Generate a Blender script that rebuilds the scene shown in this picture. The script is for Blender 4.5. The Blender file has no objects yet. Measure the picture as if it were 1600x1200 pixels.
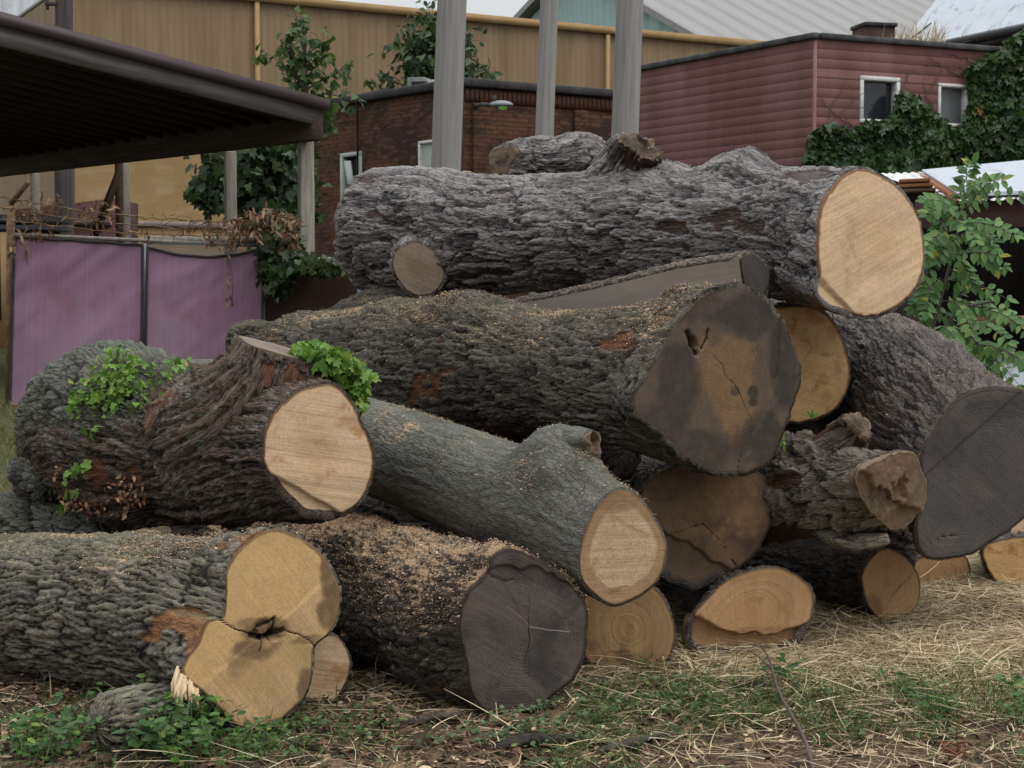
import bpy, math, random
import numpy as np
from mathutils import Vector
rng = np.random.default_rng(7); random.seed(7)
scene = bpy.context.scene
col = scene.collection
F = 2500.0; CAMZ = 1.6; PITCH = math.atan(150/F)
CP, SP = math.cos(PITCH), math.sin(PITCH)
CAM = np.array([0, 0, CAMZ])
def ray(px, py):
    a = (px-800)/F; b = (600-py)/F
    return np.array([a, CP+b*SP, -SP+b*CP])
def P(px, py, d):
    r = ray(px, py); return CAM + r*(d/r[1])
def unit(v):
    v = np.asarray(v, float); return v/np.linalg.norm(v)

# ---------- numpy noise ----------
def _hash(i, j, k, seed):
    n = (i*374761393 + j*668265263 + k*2147483647 + seed*1274126177) & 0xffffffff
    n = ((n ^ (n >> 13))*1274126177) & 0xffffffff
    n = ((n ^ (n >> 15))*2246822519) & 0xffffffff
    return ((n ^ (n >> 16)) & 0xffff)/65535.0
def vnoise(p, seed=0):
    p = np.asarray(p, float); f0 = np.floor(p); i = f0.astype(np.int64); f = p-f0
    f = f*f*f*(f*(f*6-15)+10); r = 0
    for a in (0, 1):
        for b in (0, 1):
            for c in (0, 1):
                w = (f[..., 0] if a else 1-f[..., 0])*(f[..., 1] if b else 1-f[..., 1])*(f[..., 2] if c else 1-f[..., 2])
                r = r + w*_hash(i[..., 0]+a, i[..., 1]+b, i[..., 2]+c, seed)
    return r
def fbm(p, octv=4, seed=0):
    p = np.asarray(p, float); a = .5; r = 0
    for o in range(octv):
        r = r + a*(vnoise(p*(2**o)+o*17.3, seed+o)-.5)*2; a *= .5
    return r
def sst(x, a, b):
    t = np.clip((x-a)/(b-a), 0, 1); return t*t*(3-2*t)

# ---------- mesh ----------
def mesh_obj(name, V, faces, mat, parent=None, smooth=True, attrs=None, mats=None, midx=None):
    """faces: (n,k) int array, or a list of such arrays / index lists."""
    V = np.asarray(V, np.float32).reshape(-1, 3)
    groups = []
    if isinstance(faces, np.ndarray): groups = [faces]
    else:
        for f in faces: groups.append(np.atleast_2d(np.asarray(f, np.int32)))
    li = np.concatenate([g.ravel() for g in groups]).astype(np.int32)
    tot = np.concatenate([np.full(len(g), g.shape[1], np.int32) for g in groups])
    st = np.concatenate([[0], np.cumsum(tot)[:-1]]).astype(np.int32)
    me = bpy.data.meshes.new(name)
    me.vertices.add(len(V)); me.vertices.foreach_set('co', V.ravel())
    me.loops.add(len(li)); me.loops.foreach_set('vertex_index', li)
    me.polygons.add(len(tot)); me.polygons.foreach_set('loop_start', st); me.polygons.foreach_set('loop_total', tot)
    if smooth: me.polygons.foreach_set('use_smooth', np.ones(len(tot), bool))
    for k, a in (attrs or {}).items():
        a = np.asarray(a, np.float32)
        if a.ndim == 2:
            at = me.attributes.new(k, 'FLOAT_VECTOR', 'POINT'); at.data.foreach_set('vector', a.ravel())
        else:
            at = me.attributes.new(k, 'FLOAT', 'POINT'); at.data.foreach_set('value', a)
    for m in (mats or ([mat] if mat else [])): me.materials.append(m)
    if midx is not None: me.polygons.foreach_set('material_index', np.asarray(midx, np.int32))
    me.update(calc_edges=True)
    o = bpy.data.objects.new(name, me); col.objects.link(o)
    if parent is not None:
        o.parent = parent; o.matrix_parent_inverse = parent.matrix_basis.inverted()
    return o
def tag(o, label=None, cat=None, group=None, kind=None):
    if label: o['label'] = label
    if cat: o['category'] = cat
    if group: o['group'] = group
    if kind: o['kind'] = kind
    return o
def thing(name, loc, label, cat, group=None):
    o = bpy.data.objects.new(name, None); col.objects.link(o)
    o.location = [float(c) for c in loc]; o.empty_display_size = .1
    bpy.context.view_layer.update() if False else None
    return tag(o, label, cat, group)
class MB:
    """collects shapes into one mesh with a metre-true 'wc' coordinate"""
    def __init__(s): s.V = []; s.Fc = []; s.W = []; s.n = 0
    def add(s, V, Fc, W=None):
        V = np.asarray(V, float); s.V.append(V); s.W.append(np.asarray(W if W is not None else V, float))
        for f in Fc: s.Fc.append([i+s.n for i in f])
        s.n += len(V); return s
    def quad(s, a, b, c, d):
        a, b, c, d = [np.asarray(v, float) for v in (a, b, c, d)]
        w, h = np.linalg.norm(b-a), np.linalg.norm(d-a)
        return s.add([a, b, c, d], [[0, 1, 2, 3]], [[0, 0, 0], [w, 0, 0], [w, h, 0], [0, h, 0]])
    def wall(s, a, b, z0, z1):
        L = math.hypot(b[0]-a[0], b[1]-a[1])
        return s.add([[a[0], a[1], z0], [b[0], b[1], z0], [b[0], b[1], z1], [a[0], a[1], z1]], [[0, 1, 2, 3]], [[0, z0, 0], [L, z0, 0], [L, z1, 0], [0, z1, 0]])
    def box(s, c, ax, ay, az, bev=0.0):
        """box by centre and three half-axis vectors; bev chamfers all edges"""
        c, ax, ay, az = [np.asarray(v, float) for v in (c, ax, ay, az)]
        lx, ly, lz = [np.linalg.norm(v) for v in (ax, ay, az)]
        if bev <= 0:
            V = [c+i*ax+j*ay+k*az for k in (-1, 1) for j in (-1, 1) for i in (-1, 1)]
            W = [[i*lx, j*ly, k*lz] for k in (-1, 1) for j in (-1, 1) for i in (-1, 1)]
            return s.add(V, [[0, 2, 3, 1], [4, 5, 7, 6], [0, 1, 5, 4], [2, 6, 7, 3], [0, 4, 6, 2], [1, 3, 7, 5]], W)
        bx, by, bz = 1-min(bev/lx, .45), 1-min(bev/ly, .45), 1-min(bev/lz, .45)
        V = []; W = []; idx = {}
        for i in (-1, 1):
            for j in (-1, 1):
                for k in (-1, 1):
                    for q, (x, y, z) in enumerate(((i, j*by, k*bz), (i*bx, j, k*bz), (i*bx, j*by, k))):
                        idx[(i, j, k, q)] = len(V); V.append(c+x*ax+y*ay+z*az); W.append([x*lx, y*ly, z*lz])
        Fc = []
        for i in (-1, 1):
            Fc.append([idx[(i, j, k, 0)] for j, k in ((-1, -1), (1, -1), (1, 1), (-1, 1))][::i])
            Fc.append([idx[(j, i, k, 1)] for j, k in ((-1, -1), (-1, 1), (1, 1), (1, -1))][::i])
            Fc.append([idx[(j, k, i, 2)] for j, k in ((-1, -1), (1, -1), (1, 1), (-1, 1))][::i])
            for j in (-1, 1):
                Fc.append([idx[(i, j, -1, 0)], idx[(i, j, 1, 0)], idx[(i, j, 1, 1)], idx[(i, j, -1, 1)]][::-i*j])
                Fc.append([idx[(i, -1, j, 0)], idx[(i, 1, j, 0)], idx[(i, 1, j, 2)], idx[(i, -1, j, 2)]][::i*j])
                Fc.append([idx[(-1, i, j, 1)], idx[(1, i, j, 1)], idx[(1, i, j, 2)], idx[(-1, i, j, 2)]][::-i*j])
                for k in (-1, 1):
                    Fc.append([idx[(i, j, k, 0)], idx[(i, j, k, 1)], idx[(i, j, k, 2)]][::i*j*k])
        return s.add(V, Fc, W)
    def tube(s, pts, rad, n=8, cap=True):
        pts = np.asarray(pts, float); m = len(pts); rad = np.broadcast_to(np.asarray(rad, float), (m,))
        T = np.gradient(pts, axis=0); V = []; W = []; L = np.concatenate([[0], np.cumsum(np.linalg.norm(np.diff(pts, axis=0), axis=1))])
        ref = np.array([0, 0, 1.0]) if abs(unit(T[0])[2]) < .8 else np.array([1.0, 0, 0])
        for i in range(m):
            t = unit(T[i]); u = unit(np.cross(ref, t)); v = np.cross(t, u)
            for k in range(n):
                a = 2*math.pi*k/n
                V.append(pts[i]+rad[i]*(math.cos(a)*u+math.sin(a)*v)); W.append([L[i], rad[i]*math.cos(a), rad[i]*math.sin(a)])
        Fc = [[i*n+k, i*n+(k+1) % n, (i+1)*n+(k+1) % n, (i+1)*n+k] for i in range(m-1) for k in range(n)]
        if cap: Fc += [list(range(n))[::-1], [(m-1)*n+k for k in range(n)]]
        return s.add(V, Fc, W)
    def build(s, name, mat, parent=None, smooth=False):
        V = np.concatenate(s.V); W = np.concatenate(s.W)
        by = {}
        for f in s.Fc: by.setdefault(len(f), []).append(f)
        return mesh_obj(name, V, [np.array(x, np.int32) for x in by.values()], mat, parent, smooth, {'wc': W})

# ---------- shader building ----------
class G:
    def __init__(s, name):
        s.mat = bpy.data.materials.new(name); s.mat.use_nodes = True
        s.nt = s.mat.node_tree; s.nt.nodes.clear()
        s.out = s.nt.nodes.new('ShaderNodeOutputMaterial')
    def set(s, sock, v):
        if isinstance(v, bpy.types.NodeSocket): s.nt.links.new(v, sock)
        elif v is not None:
            if isinstance(v, (tuple, list)):
                v = tuple(v)
                if sock.type == 'RGBA' and len(v) == 3: v = v+(1,)
            elif sock.type in ('RGBA',): v = (v, v, v, 1)
            elif sock.type == 'VECTOR': v = (v, v, v)
            sock.default_value = v
    def node(s, t, **kw):
        n = s.nt.nodes.new('ShaderNode'+t)
        for k, v in kw.items(): setattr(n, k, v)
        return n
    def m(s, op, a, b=0.0, c=0.0, clamp=False):
        n = s.node('Math', operation=op, use_clamp=clamp)
        for i, v in enumerate((a, b, c)): s.set(n.inputs[i], v)
        return n.outputs[0]
    def add(s, a, b): return s.m('ADD', a, b)
    def mul(s, a, b): return s.m('MULTIPLY', a, b)
    def vm(s, op, a, b=None, sc=None):
        n = s.node('VectorMath', operation=op); s.set(n.inputs[0], a)
        if b is not None: s.set(n.inputs[1], b)
        if sc is not None: s.set(n.inputs['Scale'], sc)
        return n.outputs['Value'] if op in ('LENGTH', 'DOT_PRODUCT', 'DISTANCE') else n.outputs[0]
    def mix(s, f, a, b, bt='MIX'):
        n = s.node('Mix', data_type='RGBA', blend_type=bt); n.clamp_factor = True
        s.set(n.inputs[0], f); s.set(n.inputs[6], a); s.set(n.inputs[7], b); return n.outputs[2]
    def fmix(s, f, a, b):
        n = s.node('Mix', data_type='FLOAT'); n.clamp_factor = True
        s.set(n.inputs[0], f); s.set(n.inputs[2], a); s.set(n.inputs[3], b); return n.outputs[0]
    def noise(s, vec, scale=1.0, detail=3, rough=.55, dist=0.0, color=False):
        n = s.node('TexNoise'); s.set(n.inputs['Vector'], vec); s.set(n.inputs['Scale'], scale)
        n.inputs['Detail'].default_value = detail; n.inputs['Roughness'].default_value = rough; n.inputs['Distortion'].default_value = dist
        return n.outputs['Color'] if color else n.outputs[0]
    def vor(s, vec, scale=1.0, feature='F1', out=0, rand=1.0):
        n = s.node('TexVoronoi', feature=feature); s.set(n.inputs['Vector'], vec); n.inputs['Scale'].default_value = scale
        if 'Randomness' in n.inputs: n.inputs['Randomness'].default_value = rand
        return n.outputs[out]
    def sst(s, x, a, b, lo=0.0, hi=1.0):
        n = s.node('MapRange', interpolation_type='SMOOTHSTEP'); s.set(n.inputs[0], x)
        for i, v in enumerate((a, b, lo, hi)): s.set(n.inputs[i+1], v)
        return n.outputs[0]
    def lin(s, x, a, b, lo=0.0, hi=1.0):
        n = s.node('MapRange'); n.clamp = True; s.set(n.inputs[0], x)
        for i, v in enumerate((a, b, lo, hi)): s.set(n.inputs[i+1], v)
        return n.outputs[0]
    def ramp(s, f, stops):
        n = s.node('ValToRGB'); s.set(n.inputs[0], f); e = n.color_ramp.elements
        while len(e) < len(stops): e.new(.5)
        for i, (p, c) in enumerate(stops): e[i].position = p; e[i].color = tuple(c)+(1,)
        return n.outputs[0]
    def attr(s, name, fac=False):
        n = s.node('Attribute', attribute_name=name); return n.outputs['Fac'] if fac else n.outputs['Vector']
    def sep(s, v):
        n = s.node('SeparateXYZ'); s.set(n.inputs[0], v); return n.outputs[0], n.outputs[1], n.outputs[2]
    def comb(s, x, y, z):
        n = s.node('CombineXYZ')
        for i, v in enumerate((x, y, z)): s.set(n.inputs[i], v)
        return n.outputs[0]
    def geo(s, out='Normal'): return s.node('NewGeometry').outputs[out]
    def bump(s, h, strength=.5, dist=.01, normal=None):
        n = s.node('Bump'); n.inputs['Strength'].default_value = strength; n.inputs['Distance'].default_value = dist
        s.set(n.inputs['Height'], h)
        if normal is not None: s.set(n.inputs['Normal'], normal)
        return n.outputs[0]
    def bsdf(s, color, rough=.8, normal=None, spec=.3, metal=0.0, **kw):
        b = s.node('BsdfPrincipled'); s.set(b.inputs['Base Color'], color); s.set(b.inputs['Roughness'], rough)
        s.set(b.inputs['Specular IOR Level'], spec); s.set(b.inputs['Metallic'], metal)
        if normal is not None: s.set(b.inputs['Normal'], normal)
        for k, v in kw.items(): s.set(b.inputs[k], v)
        s.nt.links.new(b.outputs[0], s.out.inputs['Surface']); return b
    def disp(s, h, scale, mid=0.0):
        d = s.node('Displacement'); s.set(d.inputs['Height'], h); d.inputs['Midlevel'].default_value = mid; d.inputs['Scale'].default_value = scale
        s.nt.links.new(d.outputs[0], s.out.inputs['Displacement']); s.mat.displacement_method = 'BOTH'

BARK = {}
def worley2(u, v, nc, seed):
    """cellular noise on a tube: v wraps after nc cells; returns f1, f2, cell random, offset along u"""
    iu = np.floor(u).astype(np.int64); iv = np.floor(v).astype(np.int64)
    f1 = np.full(u.shape, 9.); f2 = np.full(u.shape, 9.); rd = np.zeros(u.shape); du = np.zeros(u.shape)
    for a in (-1, 0, 1):
        for b in (-1, 0, 1):
            cu, cv = iu+a, iv+b; w = np.mod(cv, nc); k0 = np.zeros_like(w)
            x = cu+.04+.92*_hash(cu, w, k0, seed); y = cv+.04+.92*_hash(cu, w, k0+1, seed)
            d = np.hypot(u-x, v-y); r = _hash(cu, w, k0+2, seed)
            near = d < f1; f2 = np.where(near, f1, np.minimum(f2, d)); rd = np.where(near, r, rd); du = np.where(near, u-x, du); f1 = np.where(near, d, f1)
    return f1, f2, rd, du
def bark_relief(sh, s, th, Rm, bk, seed):
    """height 0..1, plate random and bare-patch mask of a bark on the grid s x th (metres, radians)"""
    S = np.broadcast_to(s[:, None], bk.shape[:2]); T = np.broadcast_to(th[None, :], bk.shape[:2])
    w1 = fbm(bk*sh.get('wf', 3.5)+seed*5.1, 3, seed); w2 = fbm(bk*sh.get('wf', 3.5)*1.1+seed*2.7+40, 3, seed+1); w3 = fbm(bk*np.array([20, 26, 26])+seed, 3, seed+2); w4 = fbm(bk*np.array([20, 26, 26])+seed+50, 3, seed+4)
    cl, cw = sh['cell']; H = 0; tot = 0; rnd = 0
    for o, (f, a) in enumerate(sh.get('oct', ((1, .7), (2.3, .3)))):
        nc = max(5, int(round(2*np.pi*Rm*f/cw)))
        u = S*f/cl+w1*sh.get('wu', .5)*f*.7+w3*sh.get('jit', .5)*f**.5; v = T/(2*np.pi)*nc+(w2*sh.get('wv', 1.0))*f*.7+w4*sh.get('jit', .5)*f**.5
        f1, f2, rd, du = worley2(u, np.mod(v, nc), nc, seed+o*7+3); e = f2-f1
        if sh.get('ridge'): h = np.clip(e*1.35, 0, 1)**.7
        else: h = sst(e, 0, sh.get('crack', .22))*np.clip(.42+.45*rd+sh.get('tilt', .35)*du*(1.5 if o == 0 else 1.0), .12, 1.15)
        H = H+a*h; tot += a
        if o == 0: rnd = rd
    H = np.clip(H/tot, 0, 1.2)
    pn = fbm(bk*np.array([1.5, 2.6, 2.6])*sh.get('pf', 1.0)+seed*1.7, 4, seed+11)+.10*fbm(bk*18, 2, seed+5)
    pt = sh.get('patch', 0); pm = sst(pn, .42-.45*pt, .47-.45*pt) if pt > 0 else np.zeros_like(pn)
    H = H*(1-pm)+pm*(.02+.10*vnoise(bk*np.array([6, 45, 45]), seed+6))
    return H, rnd, pm
def bark_mat(name, shape, crack, low, high, patch=(.1, .05, .03), moss=(.06, .08, .04), moss_amt=0., dust_amt=0., rough=.75, dust=(.45, .30, .18), spec=.3, grain=(14, 60, 60), fine_b=.7, lichen=0., fcell=(16, 62, 62), fcrk=.75, crk=(.10, .36)):
    g = G(name); bk = g.attr('bk'); bh = g.attr('bh', True); bc = g.attr('bc', True); bp = g.attr('bp', True)
    fine = g.noise(g.vm('MULTIPLY', bk, grain), 1, 4, .7); big = g.noise(bk, 3.0, 3, .6); mid = g.noise(bk, 38, 3, .65)
    wpd = g.vm('ADD', bk, g.vm('MULTIPLY', g.vm('SUBTRACT', g.noise(bk, 30, 2, color=True), (.5, .5, .5)), (.05, .025, .025)))
    ve = g.vor(g.vm('MULTIPLY', wpd, fcell), 1, 'DISTANCE_TO_EDGE', 0); fcr = g.sst(ve, 0.0, .16)
    f = g.add(g.add(g.mul(g.add(fine, -.5), 1.6), g.mul(bc, .75)), g.mul(g.add(big, -.5), 1.1)); f = g.add(f, .12)
    c = g.mix(f, low, high)
    c = g.mix(g.mul(g.m('SUBTRACT', 1.0, fcr), fcrk), c, crack); c = g.mix(g.sst(g.add(bh, g.mul(g.add(mid, -.5), .2)), crk[0], crk[1]), crack, c); c = g.mix(g.mul(g.mul(g.sst(bh, .40, .85), fcr), .45), c, high)
    c = g.mix(bp, c, g.mix(g.sst(fine, .3, .7), [x*.42 for x in patch], [x*1.45 for x in patch]))
    nz = g.sep(g.geo('Normal'))[2]; hgt = bh
    if lichen: c = g.mix(g.mul(g.sst(g.add(g.mul(big, .5), g.mul(mid, .5)), .53, .62), lichen), c, (.20, .235, .195))
    if moss_amt > 0:
        mm = g.mul(g.sst(g.add(nz, g.mul(g.add(g.add(g.mul(big, .6), g.mul(mid, .4)), -.5), 3.0)), 1.0-moss_amt*1.6, 1.7-moss_amt*1.6), .85)
        c = g.mix(mm, c, g.mix(fine, [x*.5 for x in moss], [x*1.6 for x in moss]))
    if dust_amt > 0:
        dn = g.noise(bk, 75, 4, .8)
        dm = g.add(g.add(g.mul(nz, .55), g.mul(g.add(dn, -.5), 2.4)), g.mul(g.add(big, -.5), 2.2))
        dm = g.sst(dm, 1.05-dust_amt, 1.3-dust_amt)
        c = g.mix(dm, c, g.mix(mid, [x*.45 for x in dust], [x*1.45 for x in dust]))
        hgt = g.add(g.mul(dn, 1.0), 0.0)
    g.bsdf(c, rough, g.bump(g.add(g.add(g.mul(fine, .5), g.mul(fcr, .8)), hgt if dust_amt > 0 else 0.0), fine_b, .010), spec)
    BARK[g.mat.name] = shape
    return g.mat

def wood_mat(name, base, heart, rim=(.12, .07, .04), ring_f=90, ring_amt=.25, stain=(.05, .03, .02), stain_amt=0., stain_scale=5., heart_r=.55, saw_ang=20, saw_amt=.5, check_amt=0., step_col=None, blotch=.3, streak=.35, blue=(.06, .06, .06), edge_dark=0.0, fresh=1.0, ray_amt=.15, heart_w=1.0):
    g = G(name); cp = g.attr('cp'); u, v, rn = g.sep(cp); sd = g.attr('sd', True); so = g.attr('so', True)
    uv = g.comb(u, v, so)
    ca, sa = math.cos(math.radians(saw_ang)), math.sin(math.radians(saw_ang))
    x = g.add(g.mul(u, ca), g.mul(v, sa)); y = g.add(g.mul(u, -sa), g.mul(v, ca))
    nlow = g.noise(uv, 4, 3, .6); nmid = g.noise(uv, 14, 4, .6); nfin = g.noise(uv, 150, 3, .6)
    rr = g.add(rn, g.mul(g.add(nlow, -.5), .12))
    c = g.mix(g.sst(g.add(rr, g.mul(g.add(nmid, -.5), .18*heart_w)), heart_r-.22*heart_w, heart_r+.12*heart_w), heart, base)
    c = g.mix(g.mul(g.sst(nlow, .4, .72), blotch), c, [b*.62 for b in base])
    stk = g.noise(g.comb(g.mul(x, 9), g.mul(y, .8), so), 1, 3, .6); c = g.mix(g.mul(g.sst(stk, .42, .65), streak), c, [b*.66 for b in base]); c = g.mix(g.mul(g.sst(stk, .5, .3), streak), c, [min(1, b*1.25) for b in base])
    ang = g.m('ARCTAN2', v, u)
    ca2 = g.comb(g.m('COSINE', ang), g.m('SINE', ang), so)
    rays = g.noise(g.vm('MULTIPLY', ca2, (28, 28, 1)), 1, 3, .7)
    c = g.mix(g.mul(g.sst(rays, .45, .75), ray_amt), c, [b*.5 for b in base])
    rw = g.m('SINE', g.mul(g.add(rr, g.mul(g.noise(g.comb(g.mul(rn, 8), so, 0.0), 1, 3), .25)), ring_f))
    rw2 = g.noise(g.comb(g.mul(rr, ring_f*.35), so, 0.0), 1, 3, .7)
    rings = g.add(g.mul(g.sst(rw, -.2, 1), .4), g.mul(g.sst(rw2, .4, .65), .6))
    c = g.mix(g.mul(rings, ring_amt), c, [b*.45 for b in heart])
    saw = g.noise(g.comb(g.mul(x, 110), g.mul(y, 3.0), so), 1, 4, .7)
    saw2 = g.noise(g.comb(g.mul(x, 26), g.mul(y, 1.2), so), 1, 3, .6)
    sawm = g.add(g.mul(saw, .6), g.mul(saw2, .4))
    c = g.mix(g.mul(g.sst(sawm, .47, .64), saw_amt*.45), c, [min(1, b*1.3) for b in base])
    c = g.mix(g.mul(g.sst(sawm, .5, .34), saw_amt*.5), c, [b*.55 for b in base])
    if stain_amt > 0:
        sn = g.noise(g.vm('ADD', uv, (3.3, 1.7, 0)), stain_scale, 5, .62, .6)
        sn = g.add(sn, g.mul(rn, edge_dark))
        sm = g.sst(sn, .66-.34*stain_amt, .80-.30*stain_amt)
        c = g.mix(sm, c, g.mix(nmid, stain, blue))
    if check_amt > 0:
        cn = g.noise(g.vm('MULTIPLY', g.comb(g.m('COSINE', ang), g.m('SINE', ang), g.mul(rn, .12)), (4.2, 4.2, 1)), 1, 2, .6)
        cm = g.mul(g.sst(g.m('ABSOLUTE', g.add(cn, -.5)), .012, .0), g.sst(rn, .95, .3))
        c = g.mix(g.mul(cm, check_amt), c, (.012, .009, .008))
    if step_col is not None: c = g.mix(g.mul(sd, .85), c, g.mix(nmid, [b*.8 for b in step_col], [b*1.25 for b in step_col]))
    mk = g.attr('mk'); ms, mh, mc = g.sep(mk); mix_n = g.mul(g.add(nmid, -.5), 1.1)
    c = g.mix(g.sst(g.add(mh, mix_n), .1, .95), c, g.mix(nmid, [b*.75 for b in heart], [b*1.3 for b in heart]))
    c = g.mix(g.sst(g.add(ms, mix_n), .12, .9), c, g.mix(nmid, [b*.6 for b in stain], [b*1.4 for b in stain]))
    c = g.mix(g.sst(mc, .2, .7), c, (.012, .009, .007)); c = g.mix(g.sst(mc, -.2, -.7), c, (.27, .24, .22))
    c = g.mix(g.mul(g.sst(nfin, .38, .68), .34), c, [b*.45 for b in base]); c = g.mix(g.mul(g.sst(g.noise(g.vm('MULTIPLY', uv, (45, 45, 1)), 1, 4, .7), .5, .68), .3), c, [b*.55 for b in base])
    c = g.mix(g.sst(g.add(rn, g.mul(g.add(nmid, -.5), .05)), .955, .985), c, rim)
    h = g.add(g.add(g.mul(saw, .5), g.mul(saw2, .6)), g.add(g.mul(nmid, .35), g.mul(nfin, .2)))
    h = g.add(h, g.mul(rings, -.6*ring_amt)); h = g.add(h, g.mul(rays, .5*ray_amt))
    g.bsdf(c, .72, g.bump(h, .8, .005), .25)
    return g.mat
DS = 0.0085
SURF = {}   # sampled bark surfaces, for sawdust and plants
def catmull(ts, X, t):
    X = np.asarray(X, float); ts = np.asarray(ts, float); n = len(ts)
    m = np.zeros_like(X)
    for i in range(n):
        a, b = max(0, i-1), min(n-1, i+1)
        m[i] = (X[b]-X[a])/(ts[b]-ts[a])
    k = np.clip(np.searchsorted(ts, t, side='right')-1, 0, n-2); h = ts[k+1]-ts[k]; s = (t-ts[k])/h
    sh = (-1,)+(1,)*(X.ndim-1); s = s.reshape(sh); h = h.reshape(sh)
    return (2*s**3-3*s**2+1)*X[k]+(s**3-2*s**2+s)*h*m[k]+(-2*s**3+3*s**2)*X[k+1]+(s**3-s**2)*h*m[k+1]
def frame(N, ref):
    V = ref-N*(N@ref); V = V/np.linalg.norm(V); return np.cross(V, N), V
def plane_pt(px, py, C, N):
    r = ray(px, py); return CAM + r*((C-CAM)@N)/(r@N)
def face_polar(poly, C, N, U, V, NA, jag=.0, seed=0):
    pts = np.array([plane_pt(x, y, C, N) for x, y in poly])-C
    # round the polygon with a closed Catmull-Rom
    n = len(pts); out = []
    for i in range(n):
        p0, p1, p2, p3 = pts[i-1], pts[i], pts[(i+1) % n], pts[(i+2) % n]
        for s in np.arange(0, 1, 1/14):
            out.append(.5*(2*p1+(p2-p0)*s+(2*p0-5*p1+4*p2-p3)*s*s+(3*p1-p0-3*p2+p3)*s**3))
    q = np.array(out); a = np.arctan2(q@V, q@U); r = np.hypot(q@U, q@V)
    o = np.argsort(a); a, r = a[o], r[o]
    a = np.concatenate([a-2*np.pi, a, a+2*np.pi]); r = np.concatenate([r, r, r])
    th = np.linspace(0, 2*np.pi, NA, endpoint=False); th = np.where(th > np.pi, th-2*np.pi, th)
    R = np.interp(th, a, r)
    for _ in range(2): R = .25*np.roll(R, 1)+.5*R+.25*np.roll(R, -1)
    if jag:
        R = R*(1+jag*fbm(np.stack([np.cos(th)*9, np.sin(th)*9, th*0+seed], -1), 3, seed))
    return R
def cap_mesh(name, C, N, U, V, R, off, rim, mat, parent, steps=(), seed=0, J=56, dome=0.0, holes=(), rough=.004, stains=(), hearts=(), cracks=()):
    NA = len(R); th = np.linspace(0, 2*np.pi, NA, endpoint=False)
    Rw = np.maximum(R-rim, R*.6)
    rn = np.concatenate([np.linspace(.02, 1, J), [1.0]])
    rad = rn[:, None]*Rw[None, :]
    u = rad*np.cos(th); v = rad*np.sin(th)
    h = np.full_like(u, off) + dome*(1-rn[:, None]**2)
    h[-1] -= .03
    sd = np.zeros_like(u)
    p3 = np.stack([u*7, v*7, np.full_like(u, seed*1.7)], -1)
    h[:-1] += rough*fbm(p3, 4, seed)[:-1]
    for st in steps:
        (x0, y0), (x1, y1), dep = st[0], st[1], st[2]; jag = st[3] if len(st) > 3 else .008
        a = plane_pt(x0, y0, C, N)-C; b = plane_pt(x1, y1, C, N)-C
        a = np.array([a@U, a@V]); b = np.array([b@U, b@V]); d = (b-a)/np.linalg.norm(b-a)
        al = (u-a[0])*d[0]+(v-a[1])*d[1]; dist = -(u-a[0])*d[1]+(v-a[1])*d[0]
        dist = dist+jag*fbm(np.stack([al*14, al*0+seed, al*0], -1), 3, seed+3)*2 + (st[4] if len(st) > 4 else 0)*(al*(np.linalg.norm(b-a)-al))
        m = sst(dist, -.006, .006); h -= m*dep; sd = np.maximum(sd, m*(1 if dep > 0 else .5))
    for (x, y, r, dep) in holes:
        a = plane_pt(x, y, C, N)-C; du, dv = u-a@U, v-a@V
        dd = np.hypot(du, dv)*(1+.6*fbm(np.stack([u*30, v*30, u*0], -1), 2, 5))
        h -= dep*sst(dd, r, r*.35)
    mk = np.zeros(u.shape+(3,)); wob = 1+.5*fbm(np.stack([u*11, v*11, u*0+seed], -1), 3, seed+2)
    uvp = lambda x, y: (lambda a: (a@U, a@V))(plane_pt(x, y, C, N)-C)
    for ch, lst in ((0, stains), (1, hearts)):
        for (x, y, rx, ry, am) in lst:
            a0, b0 = uvp(x, y); a1, _ = uvp(x+rx, y); _, b1 = uvp(x, y+ry)
            d = np.sqrt(((u-a0)/max(abs(a1-a0), .004))**2+((v-b0)/max(abs(b1-b0), .004))**2)*wob
            mk[..., ch] = np.maximum(mk[..., ch], am*sst(d, 1.25, .55))
    for (pl_, wd) in cracks:
        q = [np.array(uvp(x, y)) for x, y in pl_]; du_ = .006*fbm(np.stack([u*25, v*25, u*0], -1), 2, seed+8); dv_ = .006*fbm(np.stack([u*25, v*25, u*0+9], -1), 2, seed+8)
        for a, c_ in zip(q[:-1], q[1:]):
            L_ = c_-a; tt = np.clip(((u+du_-a[0])*L_[0]+(v+dv_-a[1])*L_[1])/max(L_@L_, 1e-9), 0, 1); d = np.hypot(u+du_-a[0]-tt*L_[0], v+dv_-a[1]-tt*L_[1])
            aw = max(abs(wd), .0028); m_ = sst(d, aw, aw*.3)*min(1, abs(wd)/.0028+.25); mk[..., 2] = np.maximum(mk[..., 2], m_) if wd > 0 else np.minimum(mk[..., 2], -m_); h -= m_*(min(.02, wd*2) if wd > 0 else 0)
    pos = C+u[..., None]*U+v[..., None]*V+h[..., None]*N
    pos = np.concatenate([pos.reshape(-1, 3), [C+N*h[0].mean()]])
    K = len(rn); i = np.arange(K-1)[:, None]*NA; j = np.arange(NA)[None, :]; j2 = (j+1) % NA
    q = np.stack([i+j, i+NA+j, i+NA+j2, i+j2], -1).reshape(-1, 4)
    t = np.stack([np.full(NA, len(pos)-1), np.arange(NA), (np.arange(NA)+1) % NA], -1)
    cp = np.stack([u, v, np.broadcast_to(rn[:, None], u.shape)], -1).reshape(-1, 3)
    cp = np.concatenate([cp, [[0, 0, 0]]]); sdv = np.concatenate([sd.ravel(), [0]])
    return mesh_obj(name, pos, [q, t], mat, parent, True, {'cp': cp, 'mk': np.concatenate([mk.reshape(-1, 3), [[0, 0, 0]]]), 'sd': sdv, 'so': np.full(len(pos), seed*1.37)})
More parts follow.
